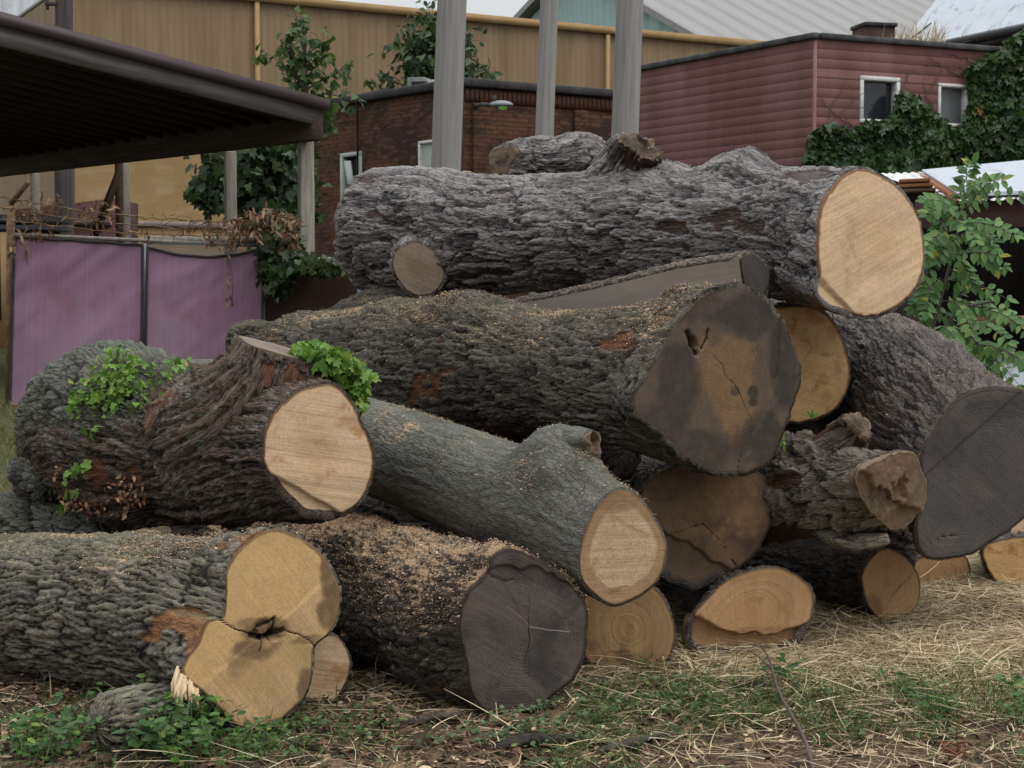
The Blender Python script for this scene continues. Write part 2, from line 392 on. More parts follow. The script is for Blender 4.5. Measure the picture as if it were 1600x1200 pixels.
def loft(name, ctrl, face, bark, parent, wood=None, seed=0, ref=(0, 0, 1), end='cut', lump=.035, bumps=(), rim=.014, steps=(), holes=(), end_wood=None, flat=None, cap_dome=0., cap_rough=.004, jag=.03, keep=None, cap_label=None, ds=None, cap_parent_bark=False, lump_f=2.2, stains=(), hearts=(), cracks=()):
    """ctrl: [(px,py,d,rpx)] behind the face; face: dict(c=(px,py,d), n=(..), poly=[..], pith=(px,py)) or None"""
    ds = ds or DS; ref = np.asarray(ref, float)
    Cs = [P(*c[:3]) for c in ctrl]; Rs = [c[3]*c[2]/F for c in ctrl]
    NA = int(np.clip(2*np.pi*max(Rs)/ds, 40, 300)); NA += NA % 2
    th = np.linspace(0, 2*np.pi, NA, endpoint=False)
    if face:
        Nf = unit(face['n']); C0 = P(*face['c'])
        if 'pith' in face: C0 = plane_pt(*face['pith'], C0, Nf)
        U, V = frame(Nf, ref)
        R0 = face_polar(face['poly'], C0, Nf, U, V, NA, jag, seed)
        Cs = [C0]+Cs; Rr = [R0]+[np.full(NA, r) for r in Rs]
    else: Rr = [np.full(NA, r) for r in Rs]
    Cs = np.array(Cs); Rr = np.array(Rr)
    ts = np.concatenate([[0], np.cumsum(np.linalg.norm(np.diff(Cs, axis=0), axis=1))]); L = ts[-1]
    n = max(6, int(L/ds)); t = np.linspace(0, L, n)
    C = catmull(ts, Cs, t); R = np.maximum(catmull(ts, Rr, t), .01)
    T = np.gradient(C, axis=0); T /= np.linalg.norm(T, axis=1)[:, None]; Nn = -T
    if face:
        L0 = min(1.6*R0.mean(), ts[1]*1.3)
        w = sst(t, L0, 0)[:, None]; Nn = Nn*(1-w)+Nf*w; Nn /= np.linalg.norm(Nn, axis=1)[:, None]
    Rm = R.mean(1)
    bk = np.stack([np.broadcast_to(t[:, None], (n, NA)), Rm.mean()*np.cos(th)[None]*np.ones((n, 1)), Rm.mean()*np.sin(th)[None]*np.ones((n, 1))], -1)
    amp = sst(t, 0, .15)[:, None]*.8+.2 if face else 1
    R = R*(1+amp*lump*2*fbm(bk*lump_f/np.array([1.6, 1, 1])+seed*3.1, 3, seed))
    Vv = ref-Nn*(Nn@ref)[:, None]; Vv /= np.linalg.norm(Vv, axis=1)[:, None]; Uu = np.cross(Vv, Nn)
    if flat is not None:
        a0, fr = flat[0], flat[1]
        cl = fr*Rm[:, None]/np.maximum(np.cos(th-math.radians(a0))[None, :], 1e-3)
        cl = np.where(np.cos(th-math.radians(a0))[None, :] > 0.02, cl, 9); R = np.minimum(R, cl)
    dirs = np.cos(th)[None, :, None]*Uu[:, None]+np.sin(th)[None, :, None]*Vv[:, None]
    pos = C[:, None]+R[..., None]*dirs
    for (px, py, d, h, r) in bumps:
        q = P(px, py, d); dd = np.linalg.norm(pos-q, axis=-1)
        dd = dd*(1+.35*fbm(pos*7, 3, seed+9)); pos = pos+(h*np.exp(-(dd/r)**2))[..., None]*dirs
    sh = BARK[bark.name]; hs = sh['h']
    ax_ = [t]; bks_ = [bk]
    hs = hs*min(1, Rm.mean()/.15)**1.2
    Hh, bc, bp = bark_relief(sh, t+seed*3.3, th, Rm.mean(), bk+seed*1.3, seed)
    k = hs*(sst(t, -.02, .08)[:, None] if face else 1.)
    if flat is not None: fl_ = np.abs(R-cl) < 1e-6; k = np.where(fl_, .0005, k); 
    pos = pos+(k*(Hh-.62))[..., None]*dirs
    rings = [pos]; bks = [bk]; at = [np.stack([Hh, bc, bp], -1)]
    def ends(i0, sgn, angs):
        for k_ in angs:
            ck, sk_ = math.cos(k_), math.sin(k_); rr = R[i0]*ck; c = C[i0]+sgn*Nn[i0]*Rm[i0]*.55*sk_
            b_ = bk[i0:i0+1].copy(); b_[..., 0] += -sgn*Rm[i0]*.9*sk_; b_[..., 1:] *= ck
            ts_ = np.array([t[i0]-sgn*Rm[i0]*.9*sk_+seed*3.3]); h_, c_, p_ = bark_relief(sh, ts_, th, Rm.mean(), b_+seed*1.3, seed)
            yield (c+rr[:, None]*dirs[i0])[None]+(hs*(h_-.62))[..., None]*(ck*dirs[i0]+sgn*sk_*Nn[i0])[None], b_, np.stack([h_, c_, p_], -1)
    if face:   # inner lip under the wood
        inn = C[0]+np.maximum(R[0]-.04, R[0]*.5)[:, None]*dirs[0]-.012*Nn[0]
        bl_ = bk[:1].copy(); bl_[..., 1:] *= .8; bl_[..., 0] += .02; al_ = at[0][:1].copy(); al_[..., 0] = .5; al_[..., 2] = 0; rings = [inn[None]]+rings; bks = [bl_]+bks; at = [al_]+at
    else:
        for v_ in ends(0, 1, np.linspace(.1, np.pi/2*.96, 16)): rings.insert(0, v_[0]); bks.insert(0, v_[1]); at.insert(0, v_[2])
    if end == 'round':
        for v_ in ends(n-1, -1, np.linspace(.06, np.pi/2*.97, 22)): rings.append(v_[0]); bks.append(v_[1]); at.append(v_[2])
    else:
        inn = C[-1]+np.maximum(R[-1]-.04, R[-1]*.5)[:, None]*dirs[-1]+.012*Nn[-1]
        bl_ = bk[-1:].copy(); bl_[..., 1:] *= .8; bl_[..., 0] += .02; al_ = at[-1][-1:].copy(); al_[..., 0] = .5; rings.append(inn[None]); bks.append(bl_); at.append(al_)
    pos2 = np.concatenate(rings); bk2 = np.concatenate(bks)+np.array([seed*3.7, seed*1.9, seed*2.3]); at2 = np.concatenate(at).reshape(-1, 3)
    K = len(pos2); i = np.arange(K-1)[:, None]*NA; j = np.arange(NA)[None, :]; j2 = (j+1) % NA
    q = np.stack([i+j, i+NA+j, i+NA+j2, i+j2], -1).reshape(-1, 4)
    o = mesh_obj(name, pos2.reshape(-1, 3), q, bark, parent, True, {'bk': bk2.reshape(-1, 3), 'bh': at2[:, 0], 'bc': at2[:, 1], 'bp': at2[:, 2]})
    if keep: SURF[keep] = (pos.reshape(-1, 3), dirs.reshape(-1, 3))
    cp = o if cap_parent_bark else parent
    if face and wood:
        c = cap_mesh('cut_face', C[0], Nn[0], Uu[0], Vv[0], R[0], .004, rim, wood, cp, steps, seed, holes=holes, dome=cap_dome, rough=cap_rough, stains=stains, hearts=hearts, cracks=cracks)
        if cap_label: c['label'] = cap_label
    if end == 'cut' and (end_wood or wood):
        cap_mesh('cut_face', C[-1], -Nn[-1], -Uu[-1], Vv[-1], np.roll(R[-1][::-1], 1+NA//2), .004, rim, end_wood or wood, cp, (), seed+1, J=12)
    return dict(o=o, C=C, N=Nn, U=Uu, V=Vv, R=R, pos=pos, th=th)
GRP = 'logs piled in the yard'
def log(label, ctrl, face, bark, wood, grp=GRP, **kw):
    cs = [P(*c[:3]) for c in ctrl]; rs = [c[3]*c[2]/F for c in ctrl]
    k = int(np.argmin([c[2]-r for c, r in zip(cs, rs)])); base = [cs[k][0], cs[k][1], cs[k][2]-rs[k]]
    t = thing('log', base, label, 'log', grp)
    r = loft('bark', ctrl, face, bark, t, wood, **kw)
    return t, r

# ---------------- materials ----------------
B_plate = bark_mat('silvery_plate_bark', dict(cell=(.30, .040), h=.025, crack=.11, tilt=.95, wu=1.5, wv=2.3, wf=4.0, jit=.30, patch=.17, pf=1.7, oct=((1, .7), (2.3, .3))), (.006, .004, .004), (.044, .031, .027), (.245, .220, .214), (.045, .019, .011), rough=.48, spec=.5, grain=(9, 60, 60), fcrk=.36, fcell=(9, 50, 50), crk=(.15, .40))
B_scaly = bark_mat('green_grey_scaly_bark', dict(cell=(.115, .058), h=.034, crack=.15, tilt=1.0, wu=1.0, wv=1.0, jit=.28, patch=.17, oct=((1, .7), (2.3, .3))), (.008, .006, .005), (.044, .039, .030), (.138, .138, .110), (.060, .026, .012), (.04, .055, .03), .15, lichen=.6, fcrk=.30, fcell=(14, 40, 40), crk=(.12, .34))
B_torn = bark_mat('red_brown_torn_bark', dict(cell=(.36, .036), h=.034, crack=.20, tilt=.9, wu=1.3, wv=2.3, jit=.32, patch=.27, pf=1.9, oct=((1, .6), (2.1, .4))), (.007, .005, .004), (.040, .025, .017), (.120, .086, .064), (.105, .043, .019), lichen=.5, grain=(6, 65, 65), fcrk=.4, fcell=(8, 60, 60), crk=(.12, .36))
B_furrow = bark_mat('furrowed_ash_bark', dict(cell=(.22, .025), h=.030, ridge=True, jit=.26, wu=1.5, wv=3.0, wf=4.2, patch=.05, oct=((1, .75), (2.0, .25))), (.009, .007, .006), (.072, .064, .049), (.24, .215, .165), (.22, .105, .045), (.085, .098, .058), .22, .30, rough=.85, grain=(16, 55, 55), fcell=(20, 60, 60), fcrk=.25, crk=(.18, .52), fine_b=.5)
B_mid = bark_mat('mossy_fissured_bark', dict(cell=(.22, .028), h=.020, crack=.22, tilt=.8, wu=1.3, wv=2.4, jit=.32, patch=.23, pf=1.6, oct=((1, .6), (2.2, .4))), (.011, .008, .006), (.050, .043, .033), (.155, .135, .108), (.13, .058, .028), (.060, .066, .032), .24, .36, rough=.85, grain=(18, 55, 55), fcrk=.35, crk=(.12, .38))
B_smooth = bark_mat('smooth_grey_bark', dict(cell=(.26, .026), h=.010, crack=.12, tilt=.4, wu=1.3, wv=2.2, patch=.06, pf=2.2, oct=((1, .6), (2.7, .4))), (.036, .034, .027), (.072, .069, .057), (.150, .146, .126), (.13, .07, .035), (.10, .11, .08), .2, .30, rough=.7, grain=(8, 60, 60), fine_b=.5, fcrk=.4, crk=(.08, .3))
B_dusty = bark_mat('sawdust_covered_bark', dict(cell=(.18, .036), h=.024, crack=.22, tilt=.8, wu=1.2, wv=1.9, jit=.35, patch=.22, oct=((1, .6), (2.2, .4))), (.008, .006, .005), (.034, .027, .021), (.10, .083, .068), (.055, .028, .016), dust_amt=.72, rough=.9, fcrk=.4)
B_dark = bark_mat('dark_brown_ridged_bark', dict(cell=(.30, .034), h=.027, crack=.20, tilt=.9, wu=1.4, wv=2.4, jit=.30, patch=.18, oct=((1, .65), (2.1, .35))), (.007, .005, .005), (.034, .024, .019), (.128, .100, .085), (.075, .034, .018), dust_amt=.28, rough=.55, spec=.45, fcrk=.35, grain=(8, 60, 60), crk=(.12, .36))
B_peel = bark_mat('peeling_grey_bark', dict(cell=(.20, .10), h=.034, crack=.08, tilt=1.1, wu=1.3, wv=1.1, jit=.3, patch=.60, pf=1.4), (.014, .009, .006), (.058, .040, .029), (.25, .215, .175), (.078, .040, .021), dust_amt=.05, rough=.7, fcrk=.3)
B_slab = bark_mat('thin_brown_bark', dict(cell=(.14, .022), h=.016, crack=.2, wu=1.0, wv=1.8), (.016, .011, .008), (.085, .064, .050), (.20, .165, .135), rough=.8)

W_pale = wood_mat('pale_fresh_wood', (.66, .46, .285), (.60, .40, .235), (.20, .10, .045), 70, .12, heart_r=.50, saw_ang=-70, saw_amt=.9, step_col=(.62, .45, .27), blotch=.25, ray_amt=.25, streak=.45)
W_crotch = wood_mat('warm_fresh_wood', (.63, .44, .275), (.54, .345, .20), (.15, .08, .04), 60, .10, heart_r=.45, saw_ang=80, saw_amt=.85, step_col=(.60, .42, .25), stain=(.36, .17, .07), blue=(.40, .22, .11), stain_amt=.35, stain_scale=6, blotch=.35)
W_yellow = wood_mat('yellow_ash_wood', (.48, .318, .155), (.40, .24, .105), (.16, .10, .05), 80, .14, heart_r=.35, saw_ang=35, saw_amt=.7, ray_amt=.3, streak=.4, step_col=(.50, .32, .135), stain=(.13, .075, .038), blue=(.36, .21, .09), stain_amt=.0, stain_scale=4.2, blotch=.45, check_amt=.25)
W_grey = wood_mat('weathered_grey_wood', (.122, .097, .083), (.125, .092, .073), (.05, .032, .022), 150, .55, stain=(.035, .028, .026), blue=(.055, .047, .043), stain_amt=.5, stain_scale=3.5, heart_r=.4, saw_ang=60, saw_amt=.8, step_col=(.085, .064, .054), check_amt=.9, blotch=.6, ray_amt=.9)
W_brownd = wood_mat('stained_brown_wood', (.115, .086, .064), (.185, .105, .05), (.05, .03, .02), 70, .22, stain=(.032, .026, .022), blue=(.055, .047, .041), stain_amt=.25, stain_scale=4.2, heart_r=.56, saw_ang=10, saw_amt=.8, step_col=(.10, .07, .05), check_amt=.6, blotch=.5, edge_dark=.08, ray_amt=.5)
W_orange = wood_mat('orange_fresh_wood', (.66, .41, .19), (.60, .36, .16), (.22, .11, .04), 60, .14, stain=(.38, .20, .07), blue=(.33, .16, .06), stain_amt=.4, stain_scale=11, heart_r=.6, saw_ang=75, saw_amt=.5, blotch=.4, step_col=(.45, .26, .1))
W_ring = wood_mat('ringed_tan_wood', (.36, .22, .115), (.60, .44, .275), (.17, .095, .045), 130, .22, heart_r=.78, heart_w=.22, saw_ang=88, saw_amt=.35, blotch=.15, stain=(.22, .13, .065), blue=(.26, .16, .09), stain_amt=.22, stain_scale=6, check_amt=.3)
W_brown = wood_mat('brown_aged_wood', (.20, .125, .068), (.25, .15, .075), (.08, .045, .025), 60, .35, stain=(.06, .038, .024), blue=(.1, .07, .045), stain_amt=.45, stain_scale=5, heart_r=.55, saw_ang=20, saw_amt=.4, step_col=(.115, .078, .05), check_amt=.4, blotch=.45)
W_tan = wood_mat('tan_old_wood', (.33, .20, .095), (.38, .235, .11), (.10, .06, .03), 40, .40, stain=(.10, .06, .03), blue=(.14, .09, .05), stain_amt=.32, stain_scale=5, heart_r=.5, saw_ang=5, saw_amt=.35, blotch=.4)
W_split = wood_mat('orange_tan_split_wood', (.46, .27, .13), (.44, .25, .12), (.14, .08, .04), 34, .42, stain=(.20, .10, .045), blue=(.26, .14, .07), stain_amt=.3, stain_scale=5, heart_r=.5, saw_ang=0, saw_amt=.3, step_col=(.36, .20, .10), blotch=.35)
W_dark = wood_mat('charcoal_weathered_wood', (.078, .067, .061), (.082, .068, .060), (.045, .032, .026), 120, .4, stain=(.025, .023, .024), blue=(.098, .088, .083), stain_amt=.5, stain_scale=3.0, heart_r=.4, saw_ang=52, saw_amt=1.0, step_col=(.085, .068, .058), blotch=.6, ray_amt=.7)
W_hollow = wood_mat('hollow_brown_wood', (.15, .10, .062), (.07, .045, .028), (.16, .11, .07), 50, .3, stain=(.03, .02, .014), blue=(.05, .035, .025), stain_amt=.45, stain_scale=5, heart_r=.5, saw_ang=40, saw_amt=.3, step_col=(.2, .13, .08), blotch=.4)
W_stub = wood_mat('grey_tan_branch_wood', (.30, .225, .165), (.235, .165, .115), (.13, .09, .065), 110, .25, heart_r=.5, saw_ang=65, saw_amt=.7, blotch=.4, stain=(.15, .105, .075), blue=(.2, .16, .13), stain_amt=.35, stain_scale=7, check_amt=.4)

# ---------------- the pile ----------------
# twin-heart ash log at the front
f = dict(c=(425, 985, 5.85), n=(.60, -.79, .12), pith=(414, 990), poly=[(436, 820), (462, 831), (499, 855), (521, 888), (534, 921), (530, 962), (516, 990), (494, 1009), (490, 1046), (477, 1090), (440, 1127), (403, 1143), (374, 1141), (341, 1112), (315, 1086), (279, 1052), (304, 1009), (319, 972), (345, 963), (350, 921), (352, 888), (370, 855), (400, 831)])
t_ash, r_ash = log('huge furrowed ash log, its yellow cut face two-lobed with a cracked heart', [(300, 966, 6.15, 125), (200, 955, 6.4, 121), (100, 945, 6.65, 113), (0, 937, 6.9, 104), (-150, 925, 7.3, 100), (-300, 915, 7.7, 96)], f, B_furrow, W_yellow, seed=1, rim=.012, lump=.04, jag=.012, keep='ash',
    steps=[((430, 975), (520, 900), .004, .006)], holes=[(414, 988, .055, .012), (428, 992, .03, .03), (400, 990, .02, .02)],
    stains=[(414, 985, 36, 24, .95), (400, 1012, 44, 18, .75), (520, 905, 20, 46, .9), (512, 960, 18, 26, .8), (478, 1088, 18, 54, .9), (440, 1128, 40, 12, .9), (370, 1040, 26, 22, .5), (480, 1000, 34, 9, .6), (400, 972, 34, 12, .6)], hearts=[(380, 1040, 60, 40, .5), (455, 1030, 40, 25, .4)],
    cracks=[([(344, 969), (360, 977), (374, 985), (392, 992)], .0035), ([(392, 992), (410, 996), (428, 990), (440, 985)], .014), ([(440, 985), (462, 990), (478, 998), (490, 1008)], .0035), ([(405, 978), (420, 972), (428, 966)], .008), ([(428, 966), (424, 1000)], .007), ([(412, 996), (404, 1018)], .004)])
g = G('torn_pale_wood'); n_ = g.noise(g.vm('MULTIPLY', g.attr('wc'), (3, 160, 160)), 1, 3); g.bsdf(g.mix(n_, (.42, .28, .15), (.74, .60, .40)), .8, g.bump(n_, .5, .004), .2)
mb = MB(); r_ = np.random.default_rng(3)
for k_ in range(46):
    u_ = r_.random(); a_ = P(276+34*u_, 1046+40*u_+r_.normal(0, 3), 5.60+.04*r_.random()); e_ = P(266+46*u_+r_.normal(0, 3), 1086+16*r_.random()+6*u_, 5.545+.05*r_.random())
    w_ = a_+(e_-a_)*.55+r_.normal(0, .004, 3); mb.tube([a_, w_, e_], [.009, .0075, .002], 5)
mb.build('torn_fibre', g.mat, t_ash, True)

# forked log on top of it
f = dict(c=(497, 705, 6.45), n=(.52, -.85, .04), poly=[(521, 596), (546, 619), (560, 641), (563, 651), (581, 690), (586, 725), (582, 753), (570, 779), (548, 800), (520, 812), (477, 809), (456, 793), (433, 771), (408, 728), (406, 700), (410, 670), (430, 634), (465, 607), (494, 598)])
t_fork, r_fork = log('forked log with torn red-brown bark, green ivy and a pale oval cut face', [(405, 700, 6.7, 118), (310, 705, 6.95, 114), (215, 690, 7.2, 126), (150, 676, 7.38, 116), (118, 690, 7.5, 98)], f, B_torn, W_crotch, seed=3, rim=.014, stains=[(560, 640, 14, 30, .35), (540, 660, 16, 14, .3)], lump=.06, end='round', jag=.02, keep='fork', steps=[((535, 802), (404, 731), .022, .004)],
    bumps=[(300, 760, 6.75, .05, .16), (330, 800, 6.7, .04, .10), (200, 790, 7.0, .05, .16)])
# scaly butt of the fork
f2 = None
loft('butt', [(255, 668, 7.02, 92), (210, 655, 7.15, 112), (160, 650, 7.3, 110), (128, 660, 7.4, 98), (108, 675, 7.48, 84)], None, B_scaly, t_fork, None, seed=4, end='round', lump=.07, keep='butt')
f = dict(c=(443, 549, 6.75), n=(.29, -.015, .957), poly=None)
def disc_poly(C, N, R, n=20, asp=1.0, ref=(0, 1, 0), wob=.06, seed=0):
    N = unit(N); U, V = frame(N, np.asarray(ref, float)); o = []
    for k in range(n):
        a = 2*math.pi*k/n; r = R*(1+wob*math.sin(3*a+seed)+wob*.6*math.sin(5*a+2*seed))
        q = C+r*(math.cos(a)*U*asp+math.sin(a)*V)-CAM
        q = q/(q[1]*CP-q[2]*SP)
        o.append((800+F*q[0], 600-F*(q[1]*SP+q[2]*CP)))
    return o
f['poly'] = disc_poly(P(*f['c']), f['n'], .215)
W_top = wood_mat('grey_brown_sawn_top', (.21, .165, .125), (.17, .125, .09), (.08, .05, .03), 80, .2, saw_amt=.5, blotch=.4)
loft('limb', [(430, 590, 6.73, 92), (392, 655, 6.76, 118), (330, 705, 6.9, 122)], f, B_torn, t_fork, W_top, seed=5, ref=(0, 1, 0), end='none', lump=.07, jag=.04, cap_parent_bark=True, keep='limb')
f = dict(c=(231, 553, 7.2), n=(.12, -.22, .96)); f['poly'] = disc_poly(P(*f['c']), f['n'], .095, seed=2)
loft('branch_stub', [(228, 590, 7.2, 42), (215, 640, 7.22, 60)], f, B_scaly, t_fork, W_top, seed=6, ref=(0, 1, 0), end='none', cap_parent_bark=True)
loft('burl', [(70, 752, 7.25, 38), (48, 742, 7.35, 40), (28, 736, 7.4, 22)], None, B_scaly, t_fork, None, seed=7, end='round', lump=.15)

# sawdust covered log in the middle of the front row
f = dict(c=(820, 985, 6.0), n=(.40, -.915, .02), pith=(826, 980), poly=[(786, 852), (812, 856), (848, 874), (885, 899), (907, 925), (918, 951), (919, 987), (914, 1024), (896, 1061), (867, 1084), (845, 1105), (815, 1117), (779, 1117), (749, 1108), (735, 1086), (727, 1053), (721, 1017), (713, 980), (720, 943), (735, 914), (757, 894), (766, 868)])
t_dusty, r_dusty = log('log strewn with sawdust, its broad grey face crossed by a pale split line', [(735, 975, 6.3, 127), (650, 945, 6.7, 116), (560, 915, 7.2, 106), (480, 890, 7.7, 100), (400, 865, 8.2, 96)], f, B_dusty, W_grey, seed=8, rim=.010, lump=.06, jag=.02, keep='dusty',
    stains=[(800, 890, 40, 26, .5), (880, 900, 26, 40, .6), (860, 1050, 40, 26, .45)], hearts=[(745, 945, 22, 40, .5)], cracks=[([(757, 894), (768, 900), (790, 908), (800, 905)], .004), ([(826, 980), (826, 930)], .002), ([(826, 980), (825, 1010), (818, 1040)], .003), ([(828, 978), (860, 984), (888, 986)], -.002), ([(790, 946), (812, 962), (828, 978)], -.0008), ([(856, 940), (880, 965), (888, 986)], -.0006)], steps=[((757, 892), (905, 928), -.010, .02, -1.2)], bumps=[(690, 1085, 6.15, .04, .08), (775, 858, 6.05, .03, .05)])

# smooth branch log
f = dict(c=(973, 856, 6.25), n=(.47, -.88, .0), pith=(975, 850), poly=[(955, 766), (973, 761), (990, 767), (1013, 791), (1032, 822), (1043, 852), (1040, 881), (1029, 907), (1006, 929), (977, 944), (955, 948), (933, 936), (911, 914), (902, 888), (904, 855), (914, 822), (932, 789)])
t_smooth, r_smooth = log('long smooth grey-green log slanting down to a pear-shaped pale face', [(885, 812, 6.5, 88), (760, 765, 6.9, 84), (650, 722, 7.25, 76), (555, 690, 7.6, 72), (480, 665, 7.9, 70)], f, B_smooth, W_ring, seed=9, rim=.010, stains=[(965, 785, 34, 16, .55)], cracks=[([(925, 862), (950, 858), (975, 862), (1000, 850)], .0006)], lump=.03, jag=.012, keep='smooth',
    bumps=[(882, 695, 6.55, .17, .12), (845, 715, 6.6, .07, .10), (905, 735, 6.4, .07, .11), (870, 750, 6.45, .05, .08), (770, 762, 6.62, .035, .05), (775, 805, 6.7, .02, .12)])
f = dict(c=(926, 692, 6.42), n=(.78, -.52, .30)); f['poly'] = disc_poly(P(*f['c']), f['n'], .062, ref=(0, 0, 1), wob=.15)
loft('branch_stub', [(900, 700, 6.5, 34), (872, 728, 6.65, 60)], f, B_smooth, t_smooth, W_hollow, seed=10, end='none', lump=.12, cap_rough=.03, cap_parent_bark=True, holes=[(926, 692, .035, .04)])

# big mossy log in the second layer
f = dict(c=(1122, 590, 6.9), n=(.50, -.866, .03), pith=(1150, 590), poly=[(1155, 441), (1187, 457), (1208, 473), (1226, 501), (1240, 536), (1252, 571), (1252, 601), (1240, 638), (1226, 676), (1208, 714), (1187, 735), (1145, 746), (1103, 736), (1068, 719), (1047, 697), (1018, 669), (989, 648), (991, 616), (1007, 585), (1025, 557), (1044, 517), (1061, 497), (1085, 468), (1112, 451)])
t_mid, r_mid = log('thick mossy log across the pile with a huge dark brown-stained face', [(1005, 594, 7.15, 118), (880, 584, 7.55, 101), (755, 573, 7.95, 107), (640, 573, 8.3, 104), (560, 576, 8.55, 92), (470, 578, 8.9, 88)], f, B_mid, W_brownd, seed=11, rim=.012, lump=.05, jag=.03, keep='mid',
    steps=[((1190, 475), (1130, 745), .0, .0), ((1150, 745), (1215, 560), .010, .012, .4)], stains=[(1095, 480, 60, 30, .55), (1170, 490, 60, 40, .7), (1225, 570, 28, 90, .75), (1190, 690, 50, 50, .7), (1090, 700, 70, 40, .6), (1060, 600, 40, 90, .65), (1040, 660, 50, 45, .6), (1178, 612, 9, 12, .8), (1178, 628, 8, 8, .8), (1150, 610, 8, 10, .7)],
    hearts=[(1140, 580, 48, 60, 1.0), (1150, 640, 34, 60, .9), (1105, 560, 22, 40, .6)],
    cracks=[([(1076, 520), (1083, 535), (1090, 552)], .016), ([(1108, 515), (1106, 530), (1098, 545)], .007), ([(1115, 555), (1130, 570), (1135, 585), (1150, 600), (1160, 622), (1170, 645), (1178, 662)], .0015), ([(1130, 572), (1145, 570)], .0008), ([(1040, 655), (1095, 664)], .0008), ([(1150, 745), (1160, 705), (1180, 668)], .0015)], holes=[(1085, 535, .03, .03)],
    bumps=[(740, 480, 7.9, .035, .16), (700, 500, 7.9, .03, .2), (600, 500, 8.2, .05, .15), (1075, 470, 7.05, .05, .12)])

# flat-sawn half log under the top log
t_slab, r_slab = log('half log with thin brown bark and a flat grey sawn side, under the topmost log', [(1160, 447, 7.35, 54), (1080, 458, 7.6, 52), (980, 478, 7.9, 48), (880, 494, 8.2, 42), (800, 503, 8.45, 36)], dict(c=(1172, 444, 7.3), n=(.75, -.66, .0), poly=disc_poly(P(1172, 444, 7.3), (.75, -.66, 0), .155, ref=(0, 0, 1))), B_slab, W_dark, seed=12, flat=(193, .40), end='cut', jag=.02)
rr = r_slab; a0 = math.radians(193); nn = len(rr['C']); Fv = []; Wv = []
for i in range(nn):
    Rm = rr['R'][i].max(); dch = .40*rr['R'][i].mean()*1.05; dv = math.cos(a0)*rr['U'][i]+math.sin(a0)*rr['V'][i]; tv = -math.sin(a0)*rr['U'][i]+math.cos(a0)*rr['V'][i]
    hw = Rm*.80
    for k, sx in enumerate(np.linspace(-1, 1, 9)):
        Fv.append(rr['C'][i]+dv*(dch+.012)+tv*hw*sx); Wv.append([sx*hw, i*DS, .5])
Fq = [[i*9+k, i*9+k+1, i*9+k+10, i*9+k+9] for i in range(nn-1) for k in range(8)]
gw = G('grey_sawn_side'); cp = gw.attr('cp'); na = gw.noise(gw.vm('MULTIPLY', cp, (40, 2.0, 1)), 1, 4, .65); nb = gw.noise(gw.vm('MULTIPLY', cp, (9, 4, 1)), 1, 3)
gw.bsdf(gw.mix(nb, gw.mix(na, (.17, .14, .118), (.35, .30, .26)), (.38, .32, .275)), .8, gw.bump(na, .5, .004), .2)
mesh_obj('sawn_side', Fv, np.array(Fq), gw.mat, t_slab, True, {'cp': Wv})

# topmost log
f = dict(c=(1360, 380, 7.6), n=(.64, -.765, .07), pith=(1372, 372), poly=[(1341, 259), (1368, 266), (1392, 280), (1419, 308), (1436, 339), (1443, 371), (1445, 410), (1436, 445), (1411, 477), (1378, 495), (1345, 499), (1318, 494), (1294, 483), (1274, 462), (1276, 430), (1273, 378), (1274, 345), (1281, 315), (1298, 287), (1318, 268)])
t_top, r_top = log('topmost log with silvery scaly bark, knobs and a large pale tan face', [(1235, 363, 7.95, 104), (1090, 362, 8.25, 97), (960, 362, 8.5, 93), (800, 366, 8.8, 91), (660, 366, 9.1, 100), (595, 362, 9.25, 96)], f, B_plate, W_pale, seed=13, rim=.016, stains=[(1330, 400, 22, 90, .28)], lump=.05, end='round', jag=.02, keep='top',
    steps=[((1345, 502), (1282, 436), .020, .003)], bumps=[(655, 300, 8.9, .03, .15), (1165, 262, 8.15, .11, .17), (1140, 280, 8.1, .05, .10), (985, 275, 8.45, .09, .17), (1050, 280, 8.35, .05, .10), (700, 400, 8.7, .04, .15)])
f = dict(c=(653, 420, 8.62), n=(.22, -.96, -.12), poly=[(640, 377), (660, 378), (680, 390), (692, 408), (697, 432), (688, 452), (672, 463), (654, 465), (634, 456), (618, 436), (610, 412), (616, 390)])
loft('branch_stub', [(665, 410, 8.85, 52), (680, 395, 9.1, 62)], f, B_plate, t_top, W_stub, seed=14, end='none', lump=.05, cap_parent_bark=True)
f = dict(c=(1000, 228, 8.3), n=(.42, -.50, .76), poly=disc_poly(P(1000, 228, 8.3), (.42, -.5, .76), .115, ref=(0, 0, 1), wob=.1))
loft('branch_stub', [(990, 252, 8.42, 47), (975, 310, 8.5, 72)], f, B_plate, t_top, W_hollow, seed=15, end='none', lump=.2, jag=.28, cap_rough=.09, cap_parent_bark=True, holes=[(1005, 225, .05, .06)], ref=(0, 1, .1))
loft('knob', [(1176, 252, 8.15, 30), (1165, 285, 8.2, 58), (1152, 330, 8.25, 84)], None, B_plate, t_top, None, seed=16, end='round', lump=.24, ref=(0, 1, .1))
loft('knob', [(1048, 262, 8.35, 15), (1030, 285, 8.4, 26), (1010, 320, 8.45, 40)], None, B_plate, t_top, None, seed=17, end='round', lump=.2, ref=(0, 1, .1))

# gnarled log lying behind it
f = dict(c=(785, 252, 9.75), n=(-.75, -.6, .25), poly=disc_poly(P(785, 252, 9.75), (-.75, -.6, .25), .13, ref=(0, 0, 1), wob=.14))
log('gnarled short log with a broken end, lying behind the topmost log', [(820, 252, 9.8, 33), (870, 250, 9.85, 32), (905, 246, 9.9, 36), (945, 262, 9.95, 34)], f, B_plate, W_hollow, seed=18, end='round', lump=.14, jag=.08, cap_rough=.04)

